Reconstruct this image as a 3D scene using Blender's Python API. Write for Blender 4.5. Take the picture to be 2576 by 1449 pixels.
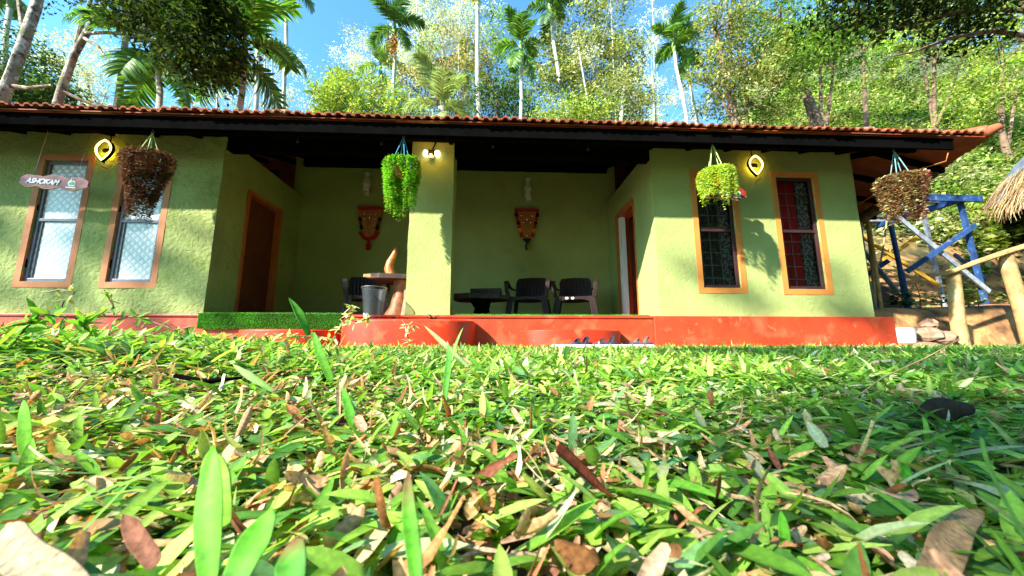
import bpy, math, random
import numpy as np
from mathutils import Vector, Matrix, noise
R = math.radians
for o in list(bpy.data.objects): bpy.data.objects.remove(o)
S = bpy.context.scene
COL = S.collection
# ------------------------------------------------------------------ camera, sky, sun, exposure
EZ = 0.05
cam = bpy.data.cameras.new('camera'); co = bpy.data.objects.new('camera', cam); COL.objects.link(co)
cam.sensor_width = 36; cam.lens = 935/2576*36; cam.clip_start = 0.01; cam.clip_end = 1000
co.location = (0, 0, EZ); co.rotation_euler = (R(99.1), 0, R(-2.75))
cam.dof.use_dof = True; cam.dof.focus_distance = 2.2; cam.dof.aperture_fstop = 11
S.camera = co
W = bpy.data.worlds.new('World'); S.world = W; W.use_nodes = True
nt = W.node_tree; bg = nt.nodes['Background']
sky = nt.nodes.new('ShaderNodeTexSky'); sky.sky_type = 'NISHITA'; sky.sun_disc = False
SD = Vector((1.4, 1.0, -1.09)).normalized()          # direction the sunlight travels
sky.sun_elevation = math.asin(-SD.z); sky.sun_rotation = math.atan2(-SD.x, -SD.y)
sky.air_density = 1.0; sky.dust_density = 0.6; sky.ozone_density = 1.4
tint = nt.nodes.new('ShaderNodeMixRGB'); tint.blend_type = 'MULTIPLY'; tint.inputs[0].default_value = 1; tint.inputs[2].default_value = (.66, 1.24, 1.42, 1)
nt.links.new(sky.outputs[0], tint.inputs[1]); nt.links.new(tint.outputs[0], bg.inputs[0]); bg.inputs[1].default_value = 0.11
sl = bpy.data.lights.new('sun', 'SUN'); so = bpy.data.objects.new('sun', sl); COL.objects.link(so)
sl.energy = 5.0; sl.angle = R(1.2); sl.color = (1, .95, .84)
so.rotation_euler = SD.to_track_quat('-Z', 'Y').to_euler()
S.view_settings.view_transform = 'Standard'; S.view_settings.look = 'None'
S.view_settings.exposure = 1.72; S.view_settings.gamma = 1
S.render.engine = 'CYCLES'

# ------------------------------------------------------------------ helpers
_F = 935.; _P = R(9.1); _Y = R(-2.75)
_fw = np.array([-math.sin(_Y)*math.cos(_P), math.cos(_Y)*math.cos(_P), math.sin(_P)])
_rt = np.array([math.cos(_Y), math.sin(_Y), 0.]); _up = np.cross(_rt, _fw)
def at(px, py, y):
    """survey: a direction sighted in the photo, taken out to the real depth y"""
    d = _fw+_rt*(px-1288)/_F+_up*(724.5-py)/_F
    return np.array([0, 0, EZ])+d*(y/d[1])
def rng(s): return np.random.default_rng(s)
def tag(o, label=None, cat=None, group=None, kind=None):
    for k, v in (('label', label), ('category', cat), ('group', group), ('kind', kind)):
        if v: o[k] = v
    return o
def empty(name, loc=(0, 0, 0), label=None, cat=None, group=None, rz=0):
    o = bpy.data.objects.new(name, None); COL.objects.link(o); o.location = loc; o.rotation_euler = (0, 0, rz)
    o.empty_display_size = .1
    return tag(o, label, cat, group)
def link(name, me, mat, parent=None):
    o = bpy.data.objects.new(name, me); COL.objects.link(o)
    if mat is not None: me.materials.append(mat)
    if parent is not None: o.parent = parent
    return o
def copy_tree(o, parent=None):
    c = o.copy(); COL.objects.link(c)
    if parent is not None: c.parent = parent
    for ch in list(o.children): copy_tree(ch, c)
    return c
def npmesh(name, V, Q, C=None, smooth=False):
    me = bpy.data.meshes.new(name); V = np.asarray(V, 'f4'); Q = np.asarray(Q, 'i4'); k = Q.shape[1]
    me.vertices.add(len(V)); me.vertices.foreach_set('co', V.ravel())
    me.loops.add(Q.size); me.loops.foreach_set('vertex_index', Q.ravel())
    me.polygons.add(len(Q)); me.polygons.foreach_set('loop_start', np.arange(0, Q.size, k, dtype='i4'))
    me.polygons.foreach_set('loop_total', np.full(len(Q), k, 'i4'))
    if smooth: me.polygons.foreach_set('use_smooth', np.ones(len(Q), bool))
    me.update(calc_edges=True)
    if C is not None:
        a = me.color_attributes.new('Col', 'FLOAT_COLOR', 'POINT')
        C4 = np.ones((len(V), 4), 'f4'); C4[:, :3] = C; a.data.foreach_set('color', C4.ravel())
    return me
def unit(a): return a/np.maximum(np.linalg.norm(a, axis=-1, keepdims=True), 1e-9)
def blades(P, D, N, L, Wd, C, t, w, bend=0.3, fold=0.25, tipcol=None):
    """many leaf blades: stations t with half widths w, folded along the midrib. returns V,Q,C"""
    n = len(P); D = unit(D); Sd = unit(np.cross(D, N)); N = np.cross(Sd, D)
    L = np.broadcast_to(L, n).reshape(n, 1, 1); Wd = np.broadcast_to(Wd, n).reshape(n, 1, 1); bend = np.broadcast_to(bend, n).reshape(n, 1, 1)
    t = np.array(t).reshape(1, -1, 1); w = np.array(w).reshape(1, -1, 1)
    ctr = P[:, None]+D[:, None]*L*(t-.12*np.abs(bend)*t**2)-N[:, None]*bend*L*t**2
    a = ctr-Sd[:, None]*Wd*w+N[:, None]*Wd*w*fold; b = ctr+Sd[:, None]*Wd*w+N[:, None]*Wd*w*fold
    m = t.shape[1]; V = np.stack([a, ctr, b], 2).reshape(-1, 3)
    base = (np.arange(n)*m*3)[:, None, None, None]; j = (np.arange(m-1)*3)[None, :, None, None]; k = np.arange(2)[None, None, :, None]
    q = base+j+k+np.array([0, 1, 4, 3])[None, None, None, :]
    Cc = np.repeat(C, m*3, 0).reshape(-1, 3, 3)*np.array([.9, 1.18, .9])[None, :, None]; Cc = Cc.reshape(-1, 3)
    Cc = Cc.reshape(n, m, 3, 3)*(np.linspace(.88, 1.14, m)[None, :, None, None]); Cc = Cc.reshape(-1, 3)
    return V, q.reshape(-1, 4), Cc
def kites(P, D, N, L, Wd, C):
    n = len(P); D = unit(D); Sd = unit(np.cross(D, N)); N = np.cross(Sd, D)
    L = np.broadcast_to(L, n)[:, None]; Wd = np.broadcast_to(Wd, n)[:, None]
    V = np.stack([P, P+D*L*.45+Sd*Wd+N*Wd*.3, P+D*L, P+D*L*.45-Sd*Wd+N*Wd*.3], 1).reshape(-1, 3)
    Q = np.arange(4*n).reshape(n, 4)
    return V, Q, np.repeat(C, 4, 0)
def join(parts):
    V, Q, C, k = [], [], [], 0
    for v, q, c in parts: V.append(v); Q.append(q+k); C.append(c); k += len(v)
    return np.concatenate(V), np.concatenate(Q), np.concatenate(C)
def pick(r, n, cols, p=None, j=.18):
    c = np.array(cols, float)[r.choice(len(cols), n, p=p)]
    return np.clip(c*(1+r.normal(0, j, (n, 1)))*(1+r.normal(0, j*.35, (n, 3))), .002, .9)

class MB:
    def __init__(s): s.V = []; s.F = []
    def raw(s, V, F):
        k = len(s.V); s.V += [tuple(v) for v in V]; s.F += [tuple(i+k for i in f) for f in F]; return s
    def box(s, x0, x1, y0, y1, z0, z1, M=None):
        V = [Vector((x, y, z)) for z in (z0, z1) for y in (y0, y1) for x in (x0, x1)]
        if M is not None: V = [M @ v for v in V]
        return s.raw(V, [(0, 2, 3, 1), (4, 5, 7, 6), (0, 1, 5, 4), (2, 6, 7, 3), (0, 4, 6, 2), (1, 3, 7, 5)])
    def tube(s, pts, rad, n=8, cap=True, jit=0, seed=0, flat=None):
        """tube along pts; flat=(axis, ratio) squashes it"""
        rd = random.Random(seed); pts = [Vector(p) for p in pts]; m = len(pts)
        if not hasattr(rad, '__len__'): rad = [rad]*m
        V = []; up0 = None
        for i, p in enumerate(pts):
            d = (pts[min(i+1, m-1)]-pts[max(i-1, 0)]).normalized()
            if up0 is None: up0 = d.orthogonal().normalized()
            u = (up0-d*up0.dot(d)).normalized(); up0 = u; v = d.cross(u)
            for k in range(n):
                a = 2*math.pi*k/n; r = rad[i]*(1+rd.uniform(-jit, jit))
                V.append(p+(u*math.cos(a)+v*math.sin(a))*r)
        F = [(i*n+k, i*n+(k+1) % n, (i+1)*n+(k+1) % n, (i+1)*n+k) for i in range(m-1) for k in range(n)]
        if cap: F += [tuple(range(n-1, -1, -1)), tuple((m-1)*n+k for k in range(n))]
        return s.raw(V, F)
    def sweep(s, pts, A, hw, ht):
        """rectangular section swept along pts: half width hw along axis A, half thickness ht"""
        pts = [Vector(p) for p in pts]; A = Vector(A); m = len(pts); V = []
        if not hasattr(hw, '__len__'): hw = [hw]*m
        for i, p in enumerate(pts):
            d = (pts[min(i+1, m-1)]-pts[max(i-1, 0)]).normalized(); a = (A-d*A.dot(d)).normalized(); b = d.cross(a)
            for (sa, sb) in ((-1, -1), (1, -1), (1, 1), (-1, 1)): V.append(p+a*sa*hw[i]+b*sb*ht)
        F = [(i*4+k, i*4+(k+1) % 4, i*4+4+(k+1) % 4, i*4+4+k) for i in range(m-1) for k in range(4)]
        F += [(3, 2, 1, 0), tuple((m-1)*4+k for k in range(4))]
        return s.raw(V, F)
    def lathe(s, prof, c=(0, 0, 0), n=20, jit=0):
        V = []; m = len(prof)
        for r, z in prof:
            for k in range(n):
                a = 2*math.pi*k/n; V.append((c[0]+r*math.cos(a), c[1]+r*math.sin(a), c[2]+z))
        F = [(i*n+k, i*n+(k+1) % n, (i+1)*n+(k+1) % n, (i+1)*n+k) for i in range(m-1) for k in range(n)]
        F += [tuple(range(n-1, -1, -1)), tuple((m-1)*n+k for k in range(n))]
        return s.raw(V, F)
    def prism(s, poly, y0, y1, f=lambda a, b, y: (a, y, b)):
        n = len(poly); V = [f(a, b, y0) for a, b in poly]+[f(a, b, y1) for a, b in poly]
        F = [tuple(range(n)), tuple(range(2*n-1, n-1, -1))]+[(i, i+n, (i+1) % n+n, (i+1) % n) for i in range(n)]
        return s.raw(V, F)
    def build(s, name, mat, parent=None, bevel=0, smooth=False, label=None):
        me = bpy.data.meshes.new(name); me.from_pydata([tuple(v) for v in s.V], [], s.F); me.update()
        o = link(name, me, mat, parent)
        if smooth:
            me.polygons.foreach_set('use_smooth', [True]*len(me.polygons))
            try: me.set_sharp_from_angle(angle=R(40))
            except Exception: pass
        if bevel:
            b = o.modifiers.new('bevel', 'BEVEL'); b.width = bevel; b.segments = 2; b.limit_method = 'ANGLE'
        if label: o['label'] = label
        return o

# ------------------------------------------------------------------ materials
def mat(name, base, rough=.6, var=.12, scale=6, bump=0, bscale=40, dark=None, metal=0, spec=.4, layers=(), extra=None, coord='Object'):
    m = bpy.data.materials.new(name); m.use_nodes = True; n = m.node_tree; N = n.nodes; L = n.links
    b = N['Principled BSDF']; b.inputs['Roughness'].default_value = rough; b.inputs['Metallic'].default_value = metal
    b.inputs['Specular IOR Level'].default_value = spec
    tc = N.new('ShaderNodeTexCoord')
    nz = N.new('ShaderNodeTexNoise'); nz.inputs['Scale'].default_value = scale; nz.inputs['Detail'].default_value = 6; nz.inputs['Roughness'].default_value = .62
    L.new(tc.outputs[coord], nz.inputs['Vector'])
    cr = N.new('ShaderNodeValToRGB'); cr.color_ramp.elements[0].position = .32; cr.color_ramp.elements[1].position = .7
    d = dark or tuple(c*(1-var*2.2) for c in base)
    cr.color_ramp.elements[0].color = (*d, 1); cr.color_ramp.elements[1].color = (*[min(1, c*(1+var)) for c in base], 1)
    L.new(nz.outputs[0], cr.inputs[0]); out = cr.outputs[0]
    for (c2, sc, lo, hi) in layers:
        n2 = N.new('ShaderNodeTexNoise'); n2.inputs['Scale'].default_value = sc; n2.inputs['Detail'].default_value = 5
        mp = N.new('ShaderNodeMapping'); mp.inputs['Location'].default_value = (sc*1.7, 3.1, sc)
        L.new(tc.outputs[coord], mp.inputs[0]); L.new(mp.outputs[0], n2.inputs['Vector'])
        r2 = N.new('ShaderNodeMapRange'); r2.inputs[1].default_value = lo; r2.inputs[2].default_value = hi; L.new(n2.outputs[0], r2.inputs[0])
        mx = N.new('ShaderNodeMix'); mx.data_type = 'RGBA'; L.new(r2.outputs[0], mx.inputs[0]); L.new(out, mx.inputs[6]); mx.inputs[7].default_value = (*c2, 1); out = mx.outputs[2]
    L.new(out, b.inputs['Base Color'])
    if bump:
        bn = N.new('ShaderNodeTexNoise'); bn.inputs['Scale'].default_value = bscale; bn.inputs['Detail'].default_value = 8; bn.inputs['Roughness'].default_value = .6
        L.new(tc.outputs[coord], bn.inputs['Vector'])
        bp = N.new('ShaderNodeBump'); bp.inputs['Strength'].default_value = 1; bp.inputs['Distance'].default_value = bump
        L.new(bn.outputs[0], bp.inputs['Height']); L.new(bp.outputs[0], b.inputs['Normal'])
    if extra: extra(m, n, b, tc, out)
    return m
def leafmat(name, trans=.35, rough=.5, tint=(1, 1, 1), spec=.25, nscale=3, namp=.2):
    m = bpy.data.materials.new(name); m.use_nodes = True; n = m.node_tree; N = n.nodes; L = n.links
    b = N['Principled BSDF']; b.inputs['Roughness'].default_value = rough; b.inputs['Specular IOR Level'].default_value = spec
    a = N.new('ShaderNodeAttribute'); a.attribute_name = 'Col'
    tc = N.new('ShaderNodeTexCoord'); nz = N.new('ShaderNodeTexNoise'); nz.inputs['Scale'].default_value = nscale; nz.inputs['Detail'].default_value = 4; L.new(tc.outputs['Object'], nz.inputs[0])
    mr = N.new('ShaderNodeMapRange'); mr.inputs[1].default_value = .3; mr.inputs[2].default_value = .7; mr.inputs[3].default_value = 1-namp; mr.inputs[4].default_value = 1+namp; L.new(nz.outputs[0], mr.inputs[0])
    vm = N.new('ShaderNodeVectorMath'); vm.operation = 'SCALE'; L.new(a.outputs['Color'], vm.inputs[0]); L.new(mr.outputs[0], vm.inputs['Scale'])
    L.new(vm.outputs[0], b.inputs['Base Color'])
    tr = N.new('ShaderNodeBsdfTranslucent')
    mx = N.new('ShaderNodeMix'); mx.data_type = 'RGBA'; mx.blend_type = 'MULTIPLY'; mx.inputs[0].default_value = 1
    L.new(vm.outputs[0], mx.inputs[6]); mx.inputs[7].default_value = (1.5*tint[0], 1.5*tint[1], .7*tint[2], 1)
    L.new(mx.outputs[2], tr.inputs['Color'])
    ms = N.new('ShaderNodeMixShader'); ms.inputs[0].default_value = trans
    L.new(b.outputs[0], ms.inputs[1]); L.new(tr.outputs[0], ms.inputs[2]); L.new(ms.outputs[0], N['Material Output'].inputs[0])
    return m
def emis(name, col, st):
    m = bpy.data.materials.new(name); m.use_nodes = True; b = m.node_tree.nodes['Principled BSDF']
    b.inputs['Base Color'].default_value = (.8, .8, .8, 1); b.inputs['Emission Color'].default_value = (*col, 1); b.inputs['Emission Strength'].default_value = st
    return m
def stucco(m, n, b, tc, out, rough=1.0):
    N = n.nodes; L = n.links
    bp = [x for x in N if x.type == 'BUMP'][0]
    v = N.new('ShaderNodeTexVoronoi'); v.inputs['Scale'].default_value = 26; v.feature = 'SMOOTH_F1'
    nz = N.new('ShaderNodeTexNoise'); nz.inputs['Scale'].default_value = 13; nz.inputs['Detail'].default_value = 6
    ds = N.new('ShaderNodeMixRGB'); ds.inputs[0].default_value = .25; L.new(tc.outputs['Object'], ds.inputs[1]); L.new(nz.outputs['Color'], ds.inputs[2]); L.new(ds.outputs[0], v.inputs['Vector'])
    b2 = N.new('ShaderNodeBump'); b2.inputs['Strength'].default_value = 1; b2.inputs['Distance'].default_value = .012*rough
    mm = N.new('ShaderNodeMath'); mm.operation = 'MULTIPLY'; L.new(v.outputs['Distance'], mm.inputs[0]); L.new(nz.outputs[0], mm.inputs[1])
    L.new(mm.outputs[0], b2.inputs['Height']); L.new(bp.outputs[0], b2.inputs['Normal']); L.new(b2.outputs[0], b.inputs['Normal'])
M = {}
GREEN = (.345, .395, .140)
M['wall'] = mat('green_plaster', GREEN,   .9, .07, 1.3, bump=.006, bscale=24, spec=.15, layers=(((.31, .365, .12), 5, .55, .75), ((.40, .43, .19), 14, .62, .8), ((.26, .28, .11), 2.1, .66, .8)), extra=lambda *a: stucco(*a, .45))
M['wallrough'] = mat('rough_green_plaster', (.335, .385, .14), .9, .1, 1.3, bump=.018, bscale=17, spec=.15, layers=(((.25, .32, .08), 6, .55, .72), ((.40, .44, .17), 16, .6, .8)), extra=lambda *a: stucco(*a, 1.7))
M['red'] = mat('red_oxide', (.62, .055, .018), .45, .16, 2.5, bump=.003, bscale=30, spec=.4, layers=(((.62, .13, .06), 3.3, .55, .75), ((.58, .17, .08), 8, .62, .76), ((.42, .05, .02), 1.7, .6, .75), ((.25, .10, .06), 22, .68, .75)))
M['redstep'] = mat('red_oxide_step', (.62, .04, .012), .38, .14, 3, bump=.002, bscale=30, spec=.45, layers=(((.6, .12, .05), 5, .58, .75), ((.32, .07, .03), 12, .62, .75)))
M['orange'] = mat('orange_paint', (.60, .22, .045), .7, .06, 4, bump=.002, bscale=60)
M['peach'] = mat('dull_orange_paint', (.55, .20, .075), .7, .08, 4, bump=.002, bscale=60)  # duller, pinker orange for the left window surrounds
M['tile'] = mat('clay_tile', (.40, .10, .04), .8, .25, 3, bump=.004, bscale=50, layers=(((.16, .06, .035), 3, .52, .75), ((.5, .2, .1), 11, .62, .8)))
M['tileunder'] = mat('clay_tile_underside', (.30, .06, .022), .8, .15, 5)
M['black'] = mat('black_painted_steel', (.004, .004, .004), 1.0, .15, 5, spec=0)
M['blackwood'] = mat('dark_timber', (.006, .005, .004), 1.0, .2, 6, spec=0)
M['frame'] = mat('dark_brown_frame', (.045, .018, .02), .4, .15, 6, spec=.5)
M['frameg'] = mat('glare_grey_frame', (.16, .14, .20), .35, .15, 6, spec=.5)  # sun glare on the left frames put into a paler grey
M['door'] = mat('red_brown_door', (.16, .035, .015), .5, .15, 4, bump=.002, bscale=12)
M['doorframe'] = mat('orange_brown_door_frame', (.50, .13, .03), .5, .12, 5)
M['white'] = mat('white_paint', (.78, .78, .78), .5, .03, 5)
M['ceramic'] = mat('off_white_lamp_glass', (.62, .60, .52), .35, .08, 6)
M['bark'] = mat('mottled_bark', (.27, .22, .16), .9, .2, 3.5, bump=.03, bscale=9, layers=(((.50, .46, .38), 5.5, .54, .62), ((.07, .045, .025), 7, .52, .64), ((.12, .16, .04), 3, .58, .7)))
M['barkbrown'] = mat('brown_bark', (.20, .125, .08), .9, .25, 4, bump=.03, bscale=9, layers=(((.36, .26, .19), 2.6, .55, .7),))
M['palmtrunk'] = mat('pale_palm_trunk', (.50, .50, .42), .85, .12, 2, bump=.01, bscale=12, layers=(((.30, .30, .22), 1.6, .56, .75),))
M['soil'] = mat('dark_soil', (.035, .022, .012), .95, .3, 12, bump=.03, bscale=25, layers=(((.10, .065, .03), 30, .5, .7),))
M['laterite'] = mat('laterite_earth', (.54, .26, .10), .95, .2, 1.6, bump=.06, bscale=6, layers=(((.22, .085, .035), 3, .5, .7), ((.55, .32, .14), 6, .6, .8), ((.10, .10, .03), 1.2, .55, .7)))
def hillmix(m, n, b, tc, out):
    N = n.nodes; L = n.links; sp = N.new('ShaderNodeSeparateXYZ'); L.new(tc.outputs['Object'], sp.inputs[0])
    mr = N.new('ShaderNodeMapRange'); mr.inputs[1].default_value = 9.6; mr.inputs[2].default_value = 12.5; L.new(sp.outputs[1], mr.inputs[0])
    nz = N.new('ShaderNodeTexNoise'); nz.inputs['Scale'].default_value = 1.5; nz.inputs['Detail'].default_value = 5; L.new(tc.outputs['Object'], nz.inputs[0])
    cr = N.new('ShaderNodeValToRGB'); cr.color_ramp.elements[0].color = (.02, .03, .008, 1); cr.color_ramp.elements[1].color = (.13, .16, .04, 1); L.new(nz.outputs[0], cr.inputs[0])
    mx = N.new('ShaderNodeMix'); mx.data_type = 'RGBA'; L.new(mr.outputs[0], mx.inputs[0]); L.new(out, mx.inputs[6]); L.new(cr.outputs[0], mx.inputs[7]); L.new(mx.outputs[2], b.inputs['Base Color'])
M['hill'] = mat('earth_slope_with_moss', (.56, .27, .10), .95, .2, 1.6, bump=.06, bscale=6, layers=(((.22, .085, .035), 3, .5, .7), ((.55, .32, .14), 6, .6, .8), ((.045, .026, .014), 1.1, .44, .56)), extra=hillmix)
M['blue'] = mat('blue_paint', (.030, .085, .24), .7, .2, 7, spec=.2, layers=(((.16, .20, .30), 9, .6, .72), ((.012, .03, .09), 4, .5, .68)))
M['greypaint'] = mat('grey_pole_paint', (.30, .33, .37), .6, .2, 7, layers=(((.13, .17, .25), 6, .55, .7),))
M['yellow'] = mat('yellow_paint', (.60, .33, .03), .6, .15, 7)
M['wood'] = mat('pale_stripped_wood', (.48, .30, .12), .75, .2, 5, bump=.01, bscale=14, layers=(((.26, .16, .07), 7, .55, .7), ((.62, .48, .26), 4, .58, .75)))
M['stump'] = mat('reddish_stump_wood', (.27, .095, .03), .5, .25, 6, bump=.02, bscale=10, layers=(((.16, .05, .02), 8, .52, .68),))
M['driftwood'] = mat('polished_orange_driftwood', (.50, .17, .045), .4, .25, 9, bump=.006, bscale=22, layers=(((.22, .06, .02), 14, .55, .7),))
M['slabwood'] = mat('grey_brown_slab', (.055, .032, .022), .7, .3, 9, bump=.008, bscale=30)
M['plastic'] = mat('dark_brown_plastic', (.024, .010, .010), .55, .1, 6, spec=.2)
M['plasticgrey'] = mat('charcoal_plastic', (.024, .021, .024), .55, .1, 6, spec=.2)
M['steel'] = mat('dull_steel', (.25, .25, .25), .4, .1, 6, metal=.8)
M['grille'] = mat('pale_grille_paint', (.42, .42, .40), .6, .1, 6)
M['terra'] = mat('terracotta_pot', (.5, .16, .05), .7, .12, 8)
M['ropeg'] = mat('pale_green_rope', (.45, .60, .22), .8, .1, 30)
M['ropeb'] = mat('blue_rope', (.06, .28, .50), .8, .1, 30)
M['ropet'] = mat('teal_rope', (.16, .34, .36), .8, .1, 30)
M['thatch'] = mat('straw_thatch', (.42, .29, .13), .95, .25, 9, bump=.03, bscale=20, layers=(((.16, .10, .05), 5, .5, .7),))
M['tarp'] = mat('grey_tarpaulin', (.16, .18, .22), .6, .2, 4, bump=.02, bscale=8)
M['stone'] = mat('pinkish_stone', (.36, .21, .14), .85, .2, 5, bump=.02, bscale=12)
M['marble'] = mat('white_stone_slab', (.62, .61, .60), .6, .1, 5, bump=.002)
M['pot'] = mat('white_pot', (.62, .63, .72), .45, .06, 5)
M['strap'] = mat('charcoal_strap', (.03, .03, .04), .6, .2, 20)
M['sole'] = mat('blue_sole', (.025, .025, .07), .7, .2, 20)
M['signpink'] = mat('sunlit_pink_board', (.33, .10, .11), .55, .2, 7, bump=.004, bscale=25, layers=(((.45, .22, .22), 6, .5, .7),))  # pink of the sunlight on this board put into its colour
M['signred'] = mat('varnished_red_board', (.22, .03, .012), .45, .25, 7, bump=.004, bscale=25)
M['signedge'] = mat('raw_board_edge', (.55, .33, .16), .6, .1, 8)
M['letter'] = mat('white_lettering', (.85, .85, .85), .5, .01, 5)
M['logogreen'] = mat('logo_green', (.05, .40, .12), .5, .02, 5)
M['gold'] = mat('gold_fabric', (.42, .15, .025), .5, .15, 14, bump=.01, bscale=50)
M['tred'] = mat('red_wool', (.50, .012, .01), .85, .15, 60, bump=.01, bscale=70)
M['tblack'] = mat('black_wool', (.008, .008, .008), .9, .1, 60, bump=.01, bscale=70)
M['tyellow'] = mat('yellow_wool', (.55, .33, .03), .9, .1, 60)
M['tgreen'] = mat('dark_green_wool', (.01, .03, .012), .9, .1, 60)
M['stud'] = mat('mirror_stud', (.8, .78, .7), .2, .02, 5, metal=.9)
M['curtainred'] = mat('red_curtain', (.75, .01, .03), .8, .2, 3)
M['dark'] = mat('unlit_room_black', (.01, .01, .01), .9, .1, 2)  # near-black colour stands in for the shade of the unlit rooms
M['shade'] = mat('ochre_lamp_back', (.5, .36, .03), .6, .1, 6)
M['glow'] = emis('warm_lamp_strip', (1, .74, .20), 1.25)
M['glowwhite'] = emis('warm_white_lamp_head', (1, .82, .5), 2.5)
M['leaf'] = leafmat('leaf', .35, .65, spec=.08, nscale=1.2, namp=.3)
M['grass'] = leafmat('grass_blade', .38, .55, spec=.22, nscale=220, namp=.22)
M['dry'] = leafmat('dry_leaf', .22, .75, tint=(1, .8, .6), spec=.12, nscale=260, namp=.42)
M['palm'] = leafmat('palm_leaf', .35, .4)
M['purple'] = leafmat('purple_leaf', .2, .5, tint=(1, .8, 1))
M['turf'] = leafmat('artificial_turf', .2, .45)
def lace_extra(m, n, b, tc, out):
    N = n.nodes; L = n.links
    v = N.new('ShaderNodeTexVoronoi'); v.inputs['Scale'].default_value = 24; L.new(tc.outputs['Object'], v.inputs['Vector'])
    r = N.new('ShaderNodeValToRGB'); r.color_ramp.elements[0].position = .25; r.color_ramp.elements[1].position = .6
    r.color_ramp.elements[0].color = (.62, .62, .60, 1); r.color_ramp.elements[1].color = (.10, .10, .10, 1)
    L.new(v.outputs['Distance'], r.inputs[0]); L.new(r.outputs[0], b.inputs['Base Color'])
M['lace'] = mat('lace_curtain', (.5, .5, .5), .8, .1, 5, extra=lace_extra)
M['lacedark'] = mat('mottled_dark_grey', (.055, .058, .052), .55, .4, 22, layers=(((.14, .145, .13), 16, .52, .62),))  # mottled dark grey for the sheet behind one right-hand pane
def diamond(m, n, b, tc, out):
    N = n.nodes; L = n.links
    mp = N.new('ShaderNodeMapping'); mp.inputs['Rotation'].default_value = (0, R(45), 0); mp.inputs['Scale'].default_value = (13, 13, 13); L.new(tc.outputs['Object'], mp.inputs[0])
    sep = N.new('ShaderNodeSeparateXYZ'); L.new(mp.outputs[0], sep.inputs[0])
    res = []
    for k in (0, 2):
        f = N.new('ShaderNodeMath'); f.operation = 'PINGPONG'; f.inputs[1].default_value = .5; L.new(sep.outputs[k], f.inputs[0])
        res.append(f)
    mn = N.new('ShaderNodeMath'); mn.operation = 'MINIMUM'; L.new(res[0].outputs[0], mn.inputs[0]); L.new(res[1].outputs[0], mn.inputs[1])
    r = N.new('ShaderNodeValToRGB'); r.color_ramp.elements[0].position = .05; r.color_ramp.elements[1].position = .22
    r.color_ramp.elements[0].color = (.50, .50, .56, 1); r.color_ramp.elements[1].color = (.74, .74, .78, 1)  # bright sky reflection put into the whitish colours of the patterned panes
    L.new(mn.outputs[0], r.inputs[0]); L.new(r.outputs[0], b.inputs['Base Color'])
    b2 = N.new('ShaderNodeBump'); b2.inputs['Distance'].default_value = .01; L.new(mn.outputs[0], b2.inputs['Height']); L.new(b2.outputs[0], b.inputs['Normal'])
M['jali'] = mat('diamond_patterned_glass', (.5, .55, .6), .25, .1, 5, spec=.6, extra=diamond)
def glassmat():
    m = bpy.data.materials.new('window_glass'); m.use_nodes = True; n = m.node_tree
    g = n.nodes.new('ShaderNodeBsdfGlossy'); g.inputs['Roughness'].default_value = .2; g.inputs['Color'].default_value = (.5, .5, .5, 1)
    t = n.nodes.new('ShaderNodeBsdfTransparent'); mx = n.nodes.new('ShaderNodeMixShader')
    fr = n.nodes.new('ShaderNodeFresnel'); fr.inputs[0].default_value = 1.5
    n.links.new(fr.outputs[0], mx.inputs[0]); n.links.new(t.outputs[0], mx.inputs[1]); n.links.new(g.outputs[0], mx.inputs[2]); n.links.new(mx.outputs[0], n.nodes['Material Output'].inputs[0])
    return m
M['glass'] = glassmat()
def meshbin():
    m = bpy.data.materials.new('grey_wire_mesh'); m.use_nodes = True; n = m.node_tree
    b = n.nodes['Principled BSDF']; b.inputs['Base Color'].default_value = (.06, .065, .075, 1); b.inputs['Roughness'].default_value = .4; b.inputs['Metallic'].default_value = .3
    t = n.nodes.new('ShaderNodeBsdfTransparent'); mx = n.nodes.new('ShaderNodeMixShader'); mx.inputs[0].default_value = .55
    n.links.new(t.outputs[0], mx.inputs[1]); n.links.new(b.outputs[0], mx.inputs[2]); n.links.new(mx.outputs[0], n.nodes['Material Output'].inputs[0])
    return m
M['meshbin'] = meshbin()

# ------------------------------------------------------------------ terrain
def sst(a, b, x): t = np.clip((x-a)/(b-a), 0, 1); return t*t*(3-2*t)
def sn(x, y, s, seed=0):
    """cheap smooth noise made of sines"""
    x = np.asarray(x)*s; y = np.asarray(y)*s
    return (np.sin(x*1.3+1.7*np.sin(y*.9+seed)+seed)+np.sin(y*1.7+1.3*np.sin(x*1.1+seed*2)+seed*3)+np.sin((x+y)*.8+seed*5))/3
def gz(x, y):
    x = np.asarray(x, float); y = np.asarray(y, float)
    z = -.125+.135*sst(-.8, 4.9, y)
    z = z+.165/(1+np.exp(np.clip((x+1.05)/.34, -30, 30)))*np.exp(-((y-1.7)/.95)**2)
    z = z+.008*sn(x, y, 5, 1)+.004*sn(x, y, 14, 2)
    z = z+.10*sst(2.2, 5, x)*np.exp(-((y-1.6)/1.4)**2)*.35
    return z
def hz(x, y):
    x = np.asarray(x, float); y = np.asarray(y, float); a = x/np.maximum(y, 1)
    r = sst(5.8, 6.7, x)
    z = .0+r*((.74+.035*(x-7))*sst(6.15, 6.75, y+.15*sn(x, y, 1.7, 4)))+r*.12*sst(6.8, 8.4, y)
    k = .22+.80*sst(.35, .95, a)
    z = z+k*np.maximum(y-8.9, 0)*sst(8.9, 10.5, y)+r*.06*sn(x, y, 2.5, 3)+.25*sst(9, 12, y)*sn(x, y, .8, 6)
    return z
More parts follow.
